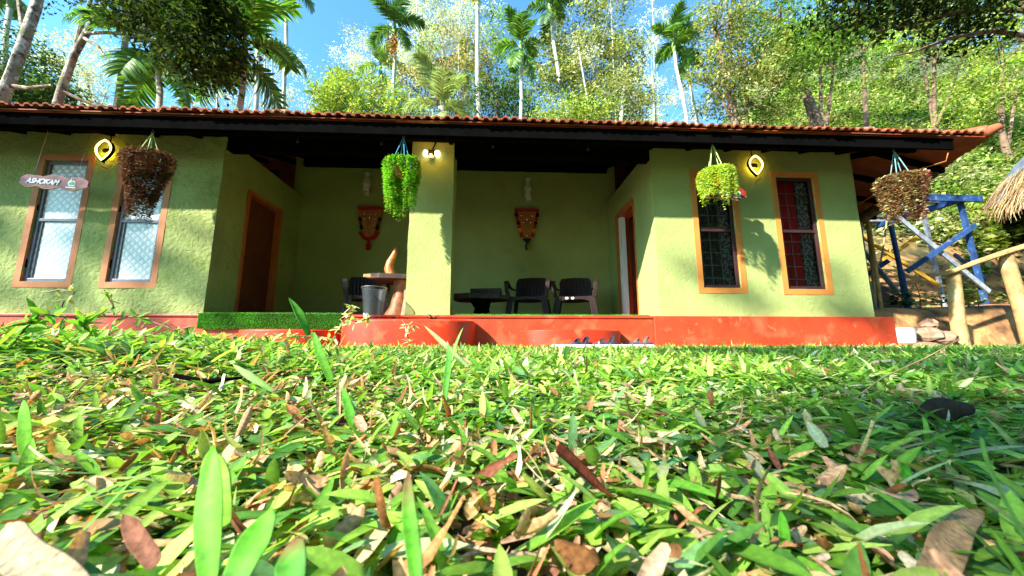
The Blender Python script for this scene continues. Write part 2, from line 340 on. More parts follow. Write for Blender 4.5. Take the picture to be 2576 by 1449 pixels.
def sheet(name, xs, ys, f, m):
    X, Y = np.meshgrid(xs, ys); Z = f(X, Y); V = np.stack([X, Y, Z], -1).reshape(-1, 3); a, b = X.shape
    i = (np.arange(a-1)[:, None]*b+np.arange(b-1)[None]).ravel()
    o = link(name, npmesh(name, V, np.stack([i, i+1, i+b+1, i+b], 1), smooth=True), m); o['kind'] = 'structure'; return o
xs = np.concatenate([np.linspace(-120, -9, 24)[:-1], np.linspace(-9, 12, 330), np.linspace(12, 120, 24)[1:]])
sheet('ground', xs, np.concatenate([np.linspace(-100, -1.2, 20)[:-1], np.linspace(-1.2, 6.3, 190)]), gz, M['soil'])
sheet('hillside', np.concatenate([np.linspace(-120, 4, 40)[:-1], np.linspace(4, 20, 120), np.linspace(20, 120, 30)[1:]]),
      np.concatenate([np.linspace(6.05, 11, 70), np.linspace(11, 40, 60)[1:], np.linspace(40, 150, 12)[1:]]), hz, M['hill'])

# ------------------------------------------------------------------ cottage
WY = 5.35; FZ = .5
cottage = empty('cottage', (0, 6, 0), 'single storey lime green plastered cottage with red plinth, clay tile roof and open veranda', 'house')
def C_(o): # parented to the cottage, keeping its world place
    o.parent = cottage; o.matrix_parent_inverse = Matrix.Translation((0, -6, 0)); return o
def nfun(v, amp):
    return amp*noise.noise_vector(Vector(v)*2.2)+amp*.6*noise.noise_vector(Vector(v)*7)
def plaster(boxes, amp=.007, st=.07):
    m = MB()
    for (x0, x1, y0, y1, z0, z1) in boxes:
        def grid(o, u, v):
            lu, lv = u.length, v.length; nu = max(1, round(lu/st)); nv = max(1, round(lv/st)); k = []
            for j in range(nv+1):
                for i in range(nu+1):
                    p = o+u*(i/nu)+v*(j/nv); k.append(p+nfun(p, amp))
            F = [(j*(nu+1)+i, j*(nu+1)+i+1, (j+1)*(nu+1)+i+1, (j+1)*(nu+1)+i) for j in range(nv) for i in range(nu)]
            m.raw(k, F)
        X = Vector((x1-x0, 0, 0)); Y = Vector((0, y1-y0, 0)); Z = Vector((0, 0, z1-z0)); o = Vector((x0, y0, z0))
        grid(o, X, Z); grid(o+X, Y, Z); grid(o+X+Y, -X, Z); grid(o+Y, -Y, Z); grid(o, Y, X); grid(o+Z, X, Y)
    return m
WT = 3.17
def wall_with(x0, x1, wins, z0=FZ):
    b = []; x = x0
    for (a, c, lo, hi) in wins:
        b += [(x, a, WY, WY+.2, z0, WT), (a, c, WY, WY+.2, z0, lo), (a, c, WY, WY+.2, hi, WT)]; x = c
    b.append((x, x1, WY, WY+.2, z0, WT)); return b
WINL = [(-6.52, -5.92, .95, 2.74), (-5.40, -4.80, .95, 2.74)]
WINR = [(3.135, 3.72, .935, 2.735), (4.45, 5.065, .925, 2.735)]
C_(plaster(wall_with(-10.5, -4.03, WINL), .011).build('wall', M['wallrough'], smooth=True, label='rough lumpy green plaster wall'))
C_(plaster(wall_with(2.44, 5.75, WINR), .006).build('wall', M['wall'], smooth=True))
DL = (5.95, 6.95); DR = (6.12, 7.02); DH = 2.62
C_(plaster([(-4.23, -4.032, 5.552, DL[0], FZ, WT), (-4.23, -4.032, DL[1], 7.6, FZ, WT), (-4.23, -4.032, DL[0], DL[1], DH, WT)], .006).build('wall', M['wallrough'], smooth=True))
C_(plaster([(2.442, 2.64, 5.552, DR[0], FZ, WT), (2.442, 2.64, DR[1], 7.6, FZ, WT), (2.442, 2.64, DR[0], DR[1], DH, WT)], .006).build('wall', M['wall'], smooth=True))
C_(plaster([(-4.23, 2.64, 7.602, 7.8, FZ, 4.1)], .006, .12).build('wall', M['wall'], smooth=True, label='back wall of the veranda'))
C_(plaster([(-1.27, -.635, WY-.004, 5.75, FZ, WT)], .008, .06).build('pillar', M['wall'], smooth=True))
C_(MB().box(-10.5, 5.75, 11.8, 12.0, 0, 3.1).box(5.552, 5.748, 5.56, 11.8, FZ, 3.15).box(-10.5, -10.3, 5.56, 11.8, FZ, 3.15).build('wall', M['wall']))
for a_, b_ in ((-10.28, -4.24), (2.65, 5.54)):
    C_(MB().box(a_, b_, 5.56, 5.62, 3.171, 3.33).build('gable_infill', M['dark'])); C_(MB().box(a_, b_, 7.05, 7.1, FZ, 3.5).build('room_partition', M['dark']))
# plinth
PL = MB().box(-10.6, 2.3, 5.27, 12.1, -.15, FZ-.035).box(-10.6, 2.3, 5.25, 12.1, FZ-.035, FZ).box(2.3, 5.93, 5.24, 12.1, -.15, FZ)
C_(PL.build('plinth', M['red'], bevel=.008))
def roundslab(x0, x1, y0, z0, z1, y1, pw=2.6):
    c = (x0+x1)/2; a = (x1-x0)/2; poly = []
    for k in range(41):
        t = math.pi*k/40; cx = math.cos(t); sx = math.sin(t)
        poly.append((c+a*abs(cx)**(2/pw)*(1 if cx > 0 else -1), y1-(y1-y0)*abs(sx)**(2/pw)))
    return MB().prism(poly, z0, z1, f=lambda p, q, z: (p, q, z))
C_(roundslab(-2.05, -.26, 4.72, -.1, .405, 5.268).build('planter_step', M['redstep'], bevel=.02, smooth=True, label='taller rounded red step in front of the pillar'))
C_(roundslab(.36, 1.78, 4.83, -.1, .285, 5.268, 2.2).build('step', M['redstep'], bevel=.015, smooth=True))
C_(roundslab(-3.4, -2.14, 4.83, -.1, .28, 5.268, 2.2).build('step', M['redstep'], bevel=.015, smooth=True))
# windows
def window(a, c, lo, hi, kind, label):
    fr = M['frameg'] if kind == 'left' else M['frame']; tr = 1.845
    s = .085; y = WY-.006
    ring = MB().box(a-s, a, y, y+.05, lo-s, hi+s).box(c, c+s, y, y+.05, lo-s, hi+s).box(a, c, y, y+.05, hi, hi+s).box(a, c, y, y+.05, lo-s, lo)
    w = C_(ring.build('window', M['peach' if kind == 'left' else 'orange'], label=label))
    f = .05; q0, q1 = WY+.03, WY+.08
    m = MB().box(a, a+f, q0, q1, lo, hi).box(c-f, c, q0, q1, lo, hi).box(a+f, c-f, q0, q1, hi-f, hi).box(a+f, c-f, q0, q1, lo, lo+f)
    m.box(a+f, c-f, q0, q1, tr-.022, tr+.022)
    if kind == 'left': m.box(a+f+.035, a+f+.045, q0+.01, q1, lo+f, tr-.022)
    fo = m.build('window_frame', fr, bevel=.004); fo.parent = w
    if kind == 'left':
        p = MB().box(a+f, c-f, q0+.025, q0+.03, lo+f, tr-.022).box(a+f, c-f, q0+.025, q0+.03, tr+.022, hi-f).build('pane', M['jali'])
    else:
        p = MB().raw([(a+f, q0+.025, lo+f), (c-f, q0+.025, lo+f), (c-f, q0+.025, tr-.022), (a+f, q0+.025, tr-.022), (a+f, q0+.025, tr+.022), (c-f, q0+.025, tr+.022), (c-f, q0+.025, hi-f), (a+f, q0+.025, hi-f)], [(0, 1, 2, 3), (4, 5, 6, 7)]).build('pane', M['glass'])
    p.parent = w
    if kind != 'left':
        g = MB()
        for k in (1, 2): xx = a+f+(c-a-2*f)*k/3; g.box(xx-.004, xx+.004, q1+.01, q1+.02, lo, hi)
        zz = lo+f+.12
        while zz < hi-.05: g.box(a+f, c-f, q1+.021, q1+.029, zz-.004, zz+.004); zz += .2
        gg = g.build('grille', M['grille']); gg.parent = w
        def curtain(x0, x1, mt, lab, y0=5.50, amp=.012):
            n = 60; V = []; 
            for zc in (lo-.05, hi+.05):
                for i in range(n+1):
                    x = x0+(x1-x0)*i/n; V.append((x, y0+amp*math.sin(i*.75), zc))
            cu = MB().raw(V, [(i, i+1, n+2+i, n+1+i) for i in range(n)]).build('curtain', mt, smooth=True, label=lab); cu.parent = w
        if kind == 'lace':
            curtain(a+f, c-.15, M['lacedark'], 'mottled dark grey sheet'); curtain(c-.16, c, M['lace'], 'white lace curtain', 5.49)
        else:
            curtain(a+.13, a+.40, M['curtainred'], 'bright red curtain'); curtain(a+.405, c, M['lace'], 'white lace curtain', 5.49)
            curtain(a, a+.12, mat('shaded_red_curtain', (.16, .01, .012), .8, .3, 8), 'red curtain with shade put into its colour', 5.53)  # darker copy of the red curtain, shade put into the colour
    else:
        for hx, h0, h1 in ((a, 1.15, 1.27), (c-.013, 1.15, 1.27), (a, 1.98, 2.06)): MB().box(hx-.001, hx+.012, q0-.012, q0, h0, h1).build('hinge', M['black']).parent = w
for a_ in ((*WINL[0], 'left', 'pale window behind the hanging name board'), (*WINL[1], 'left', 'pale window behind the purple hanging plant'),
           (*WINR[0], 'lace', 'dark window behind the lime hanging plant'), (*WINR[1], 'red', 'dark window with a red curtain')): window(*a_)
# doors
dm = MB().box(-4.16, -4.12, DL[0]+.07, DL[1]-.07, FZ, DH-.07)
for z0 in (.7, 1.65): dm.box(-4.12, -4.112, DL[0]+.2, DL[1]-.2, z0, z0+.75)
d = C_(dm.build('door', M['door'], bevel=.005, label='closed red brown door of the left room'))
MB().box(-4.24, -4.02, DL[0], DL[0]+.07, FZ, DH).box(-4.24, -4.02, DL[1]-.07, DL[1], FZ, DH).box(-4.24, -4.02, DL[0]+.07, DL[1]-.07, DH-.07, DH).build('door_frame', M['doorframe'], bevel=.004).parent = d
MB().tube([(-4.11, 6.12, 1.5), (-4.07, 6.12, 1.5), (-4.07, 6.22, 1.5)], .011, 8).build('handle', M['steel']).parent = d
d = C_(MB().box(2.66, 3.50, DR[1]-.12, DR[1]-.08, FZ, DH-.07).build('door', M['door'], bevel=.005, label='open door swung into the right room'))
MB().box(2.42, 2.65, DR[0], DR[0]+.02, FZ, DH).box(2.42, 2.65, DR[1]-.10, DR[1]+.06, FZ, DH+.06).box(2.42, 2.65, DR[0]+.02, DR[1]-.10, DH-.07, DH+.06).build('door_frame', M['doorframe'], bevel=.004).parent = d
MB().box(2.43, 2.52, DR[1]-.23, DR[1]-.101, FZ, DH-.07).build('door_lining', M['white'], label='white painted door lining').parent = d
# roof: hip roof with front slope, skewed side slope and back slope
SL = .36; EY = 4.55; ETZ = 3.035; RY = 8.5; RZ = ETZ+SL*(RY-EY)
C0 = Vector((7.0, EY, ETZ)); ux, uy = .47, .883
hipx = lambda y: 7.0-(y-EY)*(1-ux)/uy
rv = MB()
A = [(-11, EY, ETZ-.03), (7.0, EY, ETZ-.03), (hipx(RY), RY, RZ-.03), (-11, RY, RZ-.03)]
B = [(7.0, EY, ETZ-.03), (7.0+ux/uy*4.6, EY+4.6, ETZ-.03), (7.0+ux/uy*4.6, EY+4.6, ETZ-.03), (hipx(RY), RY, RZ-.03)]
def thick(m, P, t=.012):
    n = len(P); m.raw(list(P)+[(p[0], p[1], p[2]+t) for p in P], [tuple(range(n-1, -1, -1)), tuple(range(n, 2*n))]+[(i, (i+1) % n, (i+1) % n+n, i+n) for i in range(n)])
thick(rv, A); thick(rv, [B[0], B[1], B[3]]); thick(rv, [(-11, RY, RZ-.03), (hipx(RY), RY, RZ-.03), (9.55, 9.15, ETZ-.03), (9.55, 12.6, ETZ-.03-.15), (-11, 12.6, ETZ-.03)])
roof = C_(rv.build('roof', M['tileunder'], label='clay tile roof'))
# tiles: interlocking clay tiles with two rolls, laid in courses
def tile_course(org, du, dv, nu, nv, inside, seed):
    r = random.Random(seed); TW = .255; TL = .33
    prof = [(0, .0), (.10, .0), (.15, .022), (.25, .028), (.36, .022), (.41, .0), (.56, -.002), (.61, .022), (.72, .028), (.83, .022), (.88, .002), (1.0, .002)]
    m = MB(); up = du.cross(dv).normalized()
    for j in range(nv):
        for i in range(nu):
            o = org+du*(i*TW)+dv*(j*TL)
            if not inside(o+du*TW*.5+dv*TL*.5): continue
            jz = r.uniform(-.006, .010); jy = r.uniform(-.022, .02); tw = r.uniform(-.012, .012)
            V = []
            for k, (v0, lift) in enumerate(((-.03+jy, .016), (TL+.0, .0))):
                for h in (0, .019):
                    for (u, z) in prof: V.append(o+du*(u*TW*1.0)+dv*v0+up*(z+lift+h+jz+tw*u))
            n = len(prof); F = []
            for a in range(n-1):
                F += [(a, a+1, n+a+1, n+a), (n+a, n+a+1, 3*n+a+1, 3*n+a), (a+1, a, 2*n+a, 2*n+a+1)]
            F += [(0, n, 3*n, 2*n), (n-1, 3*n-1, 4*n-1, 2*n-1)]
            m.raw(V, F)
    return m
dvF = Vector((0, 1, SL)).normalized()
t = tile_course(Vector((-10.9, EY, ETZ-.015)), Vector((1, 0, 0)), dvF, 75, 12, lambda p: p.x < hipx(p.y)+.05, 3)
o = t.build('roof_tiles', M['tile'], smooth=True); o.parent = roof
dS = Vector((ux, uy, 0)); dvS = Vector((-uy, ux, SL)).normalized()
t = tile_course(Vector((7.0, EY, ETZ-.015)), dS, dvS, 22, 14, lambda p: p.x > hipx(p.y)-.05 and p.y < 9.2, 4)
o = t.build('roof_tiles', M['tile'], smooth=True); o.parent = roof
hm = MB(); r_ = random.Random(5)
for k in range(14):
    a = C0.lerp(Vector((hipx(RY), RY, RZ)), k/14); b = C0.lerp(Vector((hipx(RY), RY, RZ)), (k+1.12)/14)
    hm.tube([a+Vector((0, 0, .05+r_.uniform(0, .01))), b+Vector((0, 0, .03))], [.095, .075], 9)
hm.tube([C0+Vector((.1, -.07, .10)), C0+Vector((0, 0, .05)), C0+Vector((-.1, .16, .07))], [.05, .08, .09], 9)
hm.build('hip_tiles', M['tile'], smooth=True).parent = roof
for mx_, w_ in ((-3, .28), (5.1, .25), (6.0, .3)): MB().tube([(mx_, 4.62, 3.085), (mx_+w_, 4.62, 3.09)], .055, 8, jit=.15).build('mortar_patch', M['stone'], smooth=True).parent = roof
fb = MB().box(-11, 6.52, 4.60, 4.635, 2.835, 2.995).box(-11, 6.52, 4.585, 4.60, 2.965, 2.995)
C_(fb.build('fascia', M['black'], bevel=.003))
rf = MB(); x = -10.6
while x < 6.4:
    rf.sweep([(x, 4.64, 2.93), (x, 7.9, 2.93+SL*3.26)], (1, 0, 0), .022, .05); x += .62
rf.box(-11, 5.7, 5.36, 5.5, 3.172, 3.26).box(-11, 6.4, 4.95, 5.0, 2.99, 3.04)
for t_ in (1.0, 1.8, 2.6, 3.5):
    p = Vector((7.0, EY, 0))+dS*t_; rf.sweep([(p.x-.05, p.y, ETZ-.09), (5.8, p.y-.1+t_*.1, ETZ-.09+SL*1.2)], (0, 1, 0), .03, .045)
C_(rf.build('rafter', M['blackwood'], label='black rafters and purlins under the eaves'))
C_(MB().box(-4.03, 2.44, 5.38, 5.52, 2.985, 3.17).build('lintel_beam', M['black']))
C_(MB().box(-4.03, 2.44, 7.50, 7.598, 3.84, 4.06).build('wall_top_dark_strip', M['black']))  # black strip added as shade along the wall top, covering the rafter ends
lg = MB(); q = Vector((7.0, EY, 0))
a = at(2340, 440, 5.5); b = Vector((a[0], a[1], a[2]))
e2 = at(2150, 560, 7.6); e2 = Vector(e2)
lg.tube([b+(b-e2)*.02, b, b.lerp(e2, .5), e2, e2+(e2-b)*.4], [.085, .09, .095, .1, .1], 12, jit=.04)
C_(lg.build('log_purlin', M['barkbrown'], smooth=True))
# veranda brackets dropping from the fascia
for px in (752, 962, 1240, 1478):
    p = at(px, 340, 4.7); C_(MB().box(p[0]-.016, p[0]+.016, 4.68, 4.72, 2.72, 2.95).build('bracket', M['black']))

# ------------------------------------------------------------------ turf mats
def turf_mat(name, label, x0, x1, y0, y1, drop, seed):
    r = rng(seed); base = MB()
    base.box(x0, x1, y0, y1, FZ+.002, FZ+.010)
    if drop: base.box(x0, x1, y0-.012, y0-.002, FZ-drop, FZ+.008)
    o = base.build(name, mat(name+'_backing', (.02, .07, .01), .9, .2, 20)); tag(o, label, 'grass mat')
    A1 = (x1-x0)*(.5); n = int(9000*(x1-x0)*.45)
    P = np.stack([r.uniform(x0, x1, n), y0+np.abs(r.normal(0, .25, n)), np.full(n, FZ+.010)], 1); P[:, 1] = np.minimum(P[:, 1], y1)
    D = np.stack([r.normal(0, .4, n), r.normal(0, .4, n), np.ones(n)], 1)
    if drop:
        m = int(11000*(x1-x0)*.5); P2 = np.stack([r.uniform(x0, x1, m), np.full(m, y0-.012), r.uniform(FZ-drop, FZ+.01, m)], 1)
        D2 = np.stack([r.normal(0, .5, m), -np.ones(m), r.normal(-.1, .5, m)], 1); P = np.concatenate([P, P2]); D = np.concatenate([D, D2])
    k = len(P); C = pick(r, k, [(.05, .22, .015), (.09, .32, .025), (.13, .38, .04)], j=.2)
    C *= (1+.35*sn(P[:, 0], P[:, 2], 9, 3)[:, None])
    V, Q, CC = blades(P, D, r.normal(size=(k, 3)), r.uniform(.012, .026, k), .0022, C, [0, .6, 1], [1, .8, .1], .2, .2)
    pl = link('pile', npmesh('pile', V, Q, CC), M['turf'], o); return o
turf_mat('grass_mat', 'bright green artificial grass mat draped over the veranda edge left of the planter', -4.0, -2.1, 5.235, 6.5, .20, 11)
turf_mat('grass_mat', 'thin green grass mat lying flat on the veranda floor under two brown chairs', -.55, 2.28, 5.32, 7.2, 0, 12)

# ------------------------------------------------------------------ chairs
def chair(label, mt, x, y, rz, stickers=False, s=1.0, group='plastic armchairs on the veranda'):
    c = empty('plastic_chair', (0, 0, 0), label, 'chair', group)
    hw = .27
    m = MB(); n = 14; V = []
    for j in range(9):                       # seat: dished sheet
        yy = -.24+.46*j/8
        for i in range(n+1):
            xx = -hw+.02+(2*hw-.04)*i/n; z = .40-.018*math.cos(xx/hw*1.5)-.03*(j/8)+(-.02 if j == 0 else 0); V.append((xx, yy, z))
    F = [(j*(n+1)+i, j*(n+1)+i+1, (j+1)*(n+1)+i+1, (j+1)*(n+1)+i) for j in range(8) for i in range(n)]
    so_ = m.raw(V, F).build('seat', mt, c, smooth=True); sm = so_.modifiers.new('t', 'SOLIDIFY'); sm.thickness = .012
    m = MB(); V = []; n = 44
    for j in range(11):                      # backrest with vertical grooves
        t = j/10; z = .36+.44*t; w = hw*(.82+.10*math.sin(t*math.pi*.6))-(.035*max(0, t-.85)/.15)
        for i in range(n+1):
            u = -1+2*i/n; g = .006*(1 if (i % 5) < 3 else -1)*(abs(u) < .8)
            zz = z+(.022*(1-u*u) if j == 10 else 0)
            V.append((w*u, .20+.10*t-.055*u*u*-1*-1+g, zz))
    F = [(j*(n+1)+i, j*(n+1)+i+1, (j+1)*(n+1)+i+1, (j+1)*(n+1)+i) for j in range(10) for i in range(n)]
    bo = m.raw(V, F).build('backrest', mt, c); sm = bo.modifiers.new('t', 'SOLIDIFY'); sm.thickness = .012
    m = MB()                                 # apron between the front legs
    for i in range(13):
        u = -1+2*(i+.5)/13; xx = u*(hw-.03); h = .045+.07*abs(u)**4
        m.box(xx-(hw-.03)/13*.93, xx+(hw-.03)/13*.93, -.262+(.003 if i % 2 else 0), -.245, .385-h, .39)
    m.build('apron', mt, c)
    for sx in (-1, 1):
        m = MB(); m.sweep([(sx*(hw-.01), .23, .58), (sx*(hw+.03), .12, .585), (sx*(hw+.045), -.02, .60), (sx*(hw+.05), -.15, .645), (sx*(hw+.045), -.235, .66), (sx*(hw+.04), -.275, .62), (sx*(hw+.03), -.28, .50), (sx*(hw+.01), -.27, .38)], (1, 0, 0), [.015, .022, .028, .032, .032, .030, .030, .032], .011)
        m.build('armrest', mt, c, bevel=.004)
        m = MB()
        for q in range(3): m.sweep([(sx*(hw-.055+.028*q), -.262, .39), (sx*(hw-.035+.032*q), -.275, .2), (sx*(hw-.01+.03*q), -.29, 0)], (1, 0, 0), [.013, .013, .010], .012-.003*(q % 2))
        m.sweep([(sx*(hw-.04), -.262, .39), (sx*(hw+.0), -.27, .2), (sx*(hw+.02), -.285, 0)], (1, 0, 0), [.04, .034, .026], .005)
        m.build('leg', mt, c)
        m = MB(); m.sweep([(sx*(hw-.03), .22, .40), (sx*(hw-.0), .27, .2), (sx*(hw+.02), .33, 0)], (1, 0, 0), [.035, .03, .024], .010)
        m.sweep([(sx*(hw-.04), .20, .40), (sx*(hw-.03), .23, .5), (sx*(hw-.045), .26, .62)], (1, 0, 0), .02, .012)
        m.build('leg', mt, c)
    if stickers:
        MB().box(-.135, -.095, -.2645, -.2625, .345, .38).box(-.05, -.01, -.2645, -.2625, .342, .378).build('sticker', M['white'], c)
    c.location = (x, y, FZ+.012); c.rotation_euler = (0, 0, rz); c.scale = (s*1.02, s, s*.89)
    return c
chair('charcoal plastic armchair behind the wire bin, left of the pillar', M['plasticgrey'], -2.18, 6.35, R(22), s=1.06)
chair('dark brown plastic armchair nearer the pillar and the low dark table', M['plastic'], .62, 6.45, R(-14), s=1.12)
chair('dark brown plastic armchair with two white stickers, nearer the open door', M['plastic'], 1.42, 6.42, R(-14), True, s=1.12)

# ------------------------------------------------------------------ tables, bin, driftwood
def slab(poly, z0, z1, jit, seed):
    r = random.Random(seed); return MB().prism(poly, z0, z1, f=lambda p, q, z: (p+r.uniform(-jit, jit), q+r.uniform(-jit, jit), z+r.uniform(-jit, jit)*.3))
tb = empty('log_table', (-1.45, 6.0, FZ), 'rustic table of a thick wooden slab on a reddish stump left of the pillar', 'table')
slab([(-.50, -.30), (-.30, -.36), (.30, -.28), (.62, -.12), (.68, .2), (.4, .42), (-.1, .45), (-.45, .25)], .60, .672, .012, 3).build('tabletop', M['slabwood'], tb, bevel=.006)
MB().tube([(-.08, -.1, 0), (-.06, -.1, .15), (-.03, -.06, .4), (0, -.03, .6)], [.20, .15, .11, .17], 14, jit=.12, seed=2).tube([(.14, -.18, 0), (.13, -.12, .3), (.12, -.05, .58)], [.15, .11, .13], 10, jit=.15, seed=6).build('stump', M['stump'], tb, smooth=True)
hb = MB().tube([(0, 0, 0), (-.03, 0, .1), (-.02, 0, .2), (.02, 0, .29), (.045, 0, .36), (.05, 0, .42), (.05, 0, .45)], [.078, .075, .062, .05, .038, .026, .010], 12, jit=.05, seed=4).build('driftwood_ornament', M['driftwood'], smooth=True)
hb.location = (-1.62, 5.80, FZ+.673); tag(hb, 'curved orange driftwood horn standing on the slab table', 'ornament')
cb = MB().box(-.06, .045, -.14, -.125, -.022, .025).build('wooden_tag', M['signedge'], bevel=.004); cb.location = (-1.93, 5.74, 1.12); cb.rotation_euler = (0, 0, R(8)); tag(cb, 'small pale wooden block hanging over the edge of the slab table', 'block')
MB().box(-.03, .03, -.1275, -.1255, -.008, .008).build('keyhole', M['strap'], cb)
wb = empty('wire_bin', (-1.66, 5.17, .41), 'tapered grey wire mesh bin standing on the rounded red step', 'bin')
n_ = 28; prof = [(.125, 0), (.13, .15), (.145, .3), (.165, .455)]
V = [(r*math.cos(2*math.pi*k/n_), r*math.sin(2*math.pi*k/n_), z) for r, z in prof for k in range(n_)]
MB().raw(V, [(i*n_+k, i*n_+(k+1) % n_, (i+1)*n_+(k+1) % n_, (i+1)*n_+k) for i in range(3) for k in range(n_)]).build('mesh_wall', M['meshbin'], wb, smooth=True)
def ring(c, r, t, n=28): return [(c[0]+r*math.cos(2*math.pi*k/n), c[1]+r*math.sin(2*math.pi*k/n), c[2]) for k in range(n+1)]
MB().tube(ring((0, 0, .455), .166, 0), .007, 6).build('rim', M['steel'], wb, smooth=True)
MB().tube(ring((0, 0, .006), .126, 0), .008, 6).lathe([(.0, .0), (.12, .0), (.12, .006), (0, .006)]).build('base', M['plasticgrey'], wb, smooth=True)
t2 = empty('log_table', (-.22, 6.3, FZ), 'low dark log table in shade right of the pillar', 'table')
slab([(-.55, -.2), (-.2, -.34), (.30, -.28), (.48, -.1), (.42, .2), (.1, .35), (-.4, .3)], .34, .42, .02, 9).build('tabletop', M['slabwood'], t2, bevel=.006)
MB().tube([(0, 0, 0), (0, 0, .2), (0, 0, .34)], [.2, .12, .2], 12, jit=.15, seed=8).build('stump', M['blackwood'], t2, smooth=True)
bx = slab([(-.28, -.1), (.22, -.14), (.26, .1), (-.25, .12)], 0, .10, .01, 12).build('wooden_plank', M['slabwood'], bevel=.005); bx.location = (-.12, 6.25, FZ+.425); tag(bx, 'rough dark plank lying on the low log table', 'plank')

# ------------------------------------------------------------------ lamps
def leaf_outline(w, h, n=14):
    pts = []
    for k in range(n): t = k/n; pts.append((w*math.sin(math.pi*t**.85)**.9, h*(1-2*t)))
    for k in range(n): t = 1-k/n; pts.append((-w*math.sin(math.pi*t**.85)**.9, h*(1-2*t)))
    return [(a, b+0) for a, b in pts]
def leaf_lamp(x, z, label):
    L = empty('leaf_wall_lamp', (x, WY, z), label, 'wall lamp', 'leaf shaped wall lamps')
    ol = leaf_outline(.105, .155); P = [(a, -.085, b) for a, b in ol]; P.append(P[0])
    MB().tube(P, .0135, 8, cap=False).build('light_strip', M['glow'], L, smooth=True)
    P2 = [(a*1.17, -.07, b*1.14) for a, b in ol]; P2.append(P2[0])
    MB().sweep(P2, (0, 1, 0), .018, .006).build('frame', M['blackwood'], L)
    MB().sweep([(.0, -.062, .15), (.02, -.062, .05), (-.0, -.062, -.15)], (1, 0, 0), [.004, .014, .004], .003).build('vein', M['doorframe'], L)
    MB().lathe([(.0, 0), (.07, .0), (.07, .03), (.05, .045), (0, .045)], n=24).build('base', M['black'], L, smooth=True)
    b = L.children[-1]; b.rotation_euler = (R(90), 0, 0); b.location = (0, -.004, -.185)
    MB().tube([(0, -.04, -.185), (.01, -.06, -.16), (.005, -.07, -.14)], .008, 6).build('stem', M['black'], L)
    MB().tube([(0, -.012, .18), (.0, -.012, .34)], .006, 6).build('cable', M['black'], L)
    l = bpy.data.lights.new('lamp_glow', 'POINT'); l.energy = 1.7; l.color = (1, .62, .03); l.shadow_soft_size = .05
    lo = bpy.data.objects.new('lamp_glow', l); COL.objects.link(lo); lo.parent = L; lo.location = (0, -.055, 0)
leaf_lamp(-5.66, 2.87, 'glowing leaf shaped wall lamp between the two pale left windows')
leaf_lamp(4.09, 2.88, 'glowing leaf shaped wall lamp between the two dark right windows')
L = empty('spot_wall_lamp', (-.965, WY-.012, 2.95), 'double headed dark wall lamp glowing at the top of the pillar', 'wall lamp')
MB().box(-.05, .05, -.1, 0, -.05, .04).build('body', M['blackwood'], L, bevel=.006)
for sx in (-1, 1):
    o = MB().lathe([(.03, 0), (.045, .01), (.05, .05), (.035, .068), (0, .068)], n=18).build('lamp_head', M['glowwhite'], L, smooth=True)
    o.rotation_euler = (0, R(90*sx), 0); o.location = (sx*.052, -.05, 0)
o = MB().lathe([(.0, -.045), (.035, -.03), (.045, 0), (.045, .02)], n=16).build('sensor', M['white'], L, smooth=True); o.location = (0, -.06, -.055)
MB().tube([(.0, -.02, .04), (.02, -.02, .12), (.05, -.01, .2), (.05, .0, .24)], .012, 6).build('cable', M['black'], L, smooth=True)
l = bpy.data.lights.new('lamp_glow', 'POINT'); l.energy = 1.6; l.color = (1, .6, .06); l.shadow_soft_size = .05
lo = bpy.data.objects.new('lamp_glow', l); COL.objects.link(lo); lo.parent = L; lo.location = (0, -.13, -.03)
def jar_lamp(x, z, label):
    L = empty('jar_wall_lamp', (x, 7.59, z), label, 'wall lamp', 'white jar wall lamps')
    MB().lathe([(0, -.21), (.06, -.21), (.065, -.2), (.065, -.06), (.083, -.055), (.085, -.01), (.075, .04), (.05, .09), (.045, .14), (.065, .19), (.068, .2), (.0, .2)], (0, -.1, 0), 22).build('shade', M['ceramic'], L, smooth=True)
    MB().box(-.03, .07, -.13, 0, -.255, -.212).build('bracket', M['ceramic'], L, bevel=.004)
jar_lamp(-2.69, 3.47, 'white jar lamp above the wall hanging left of the pillar')
jar_lamp(.695, 3.42, 'white jar lamp above the wall hanging right of the pillar')

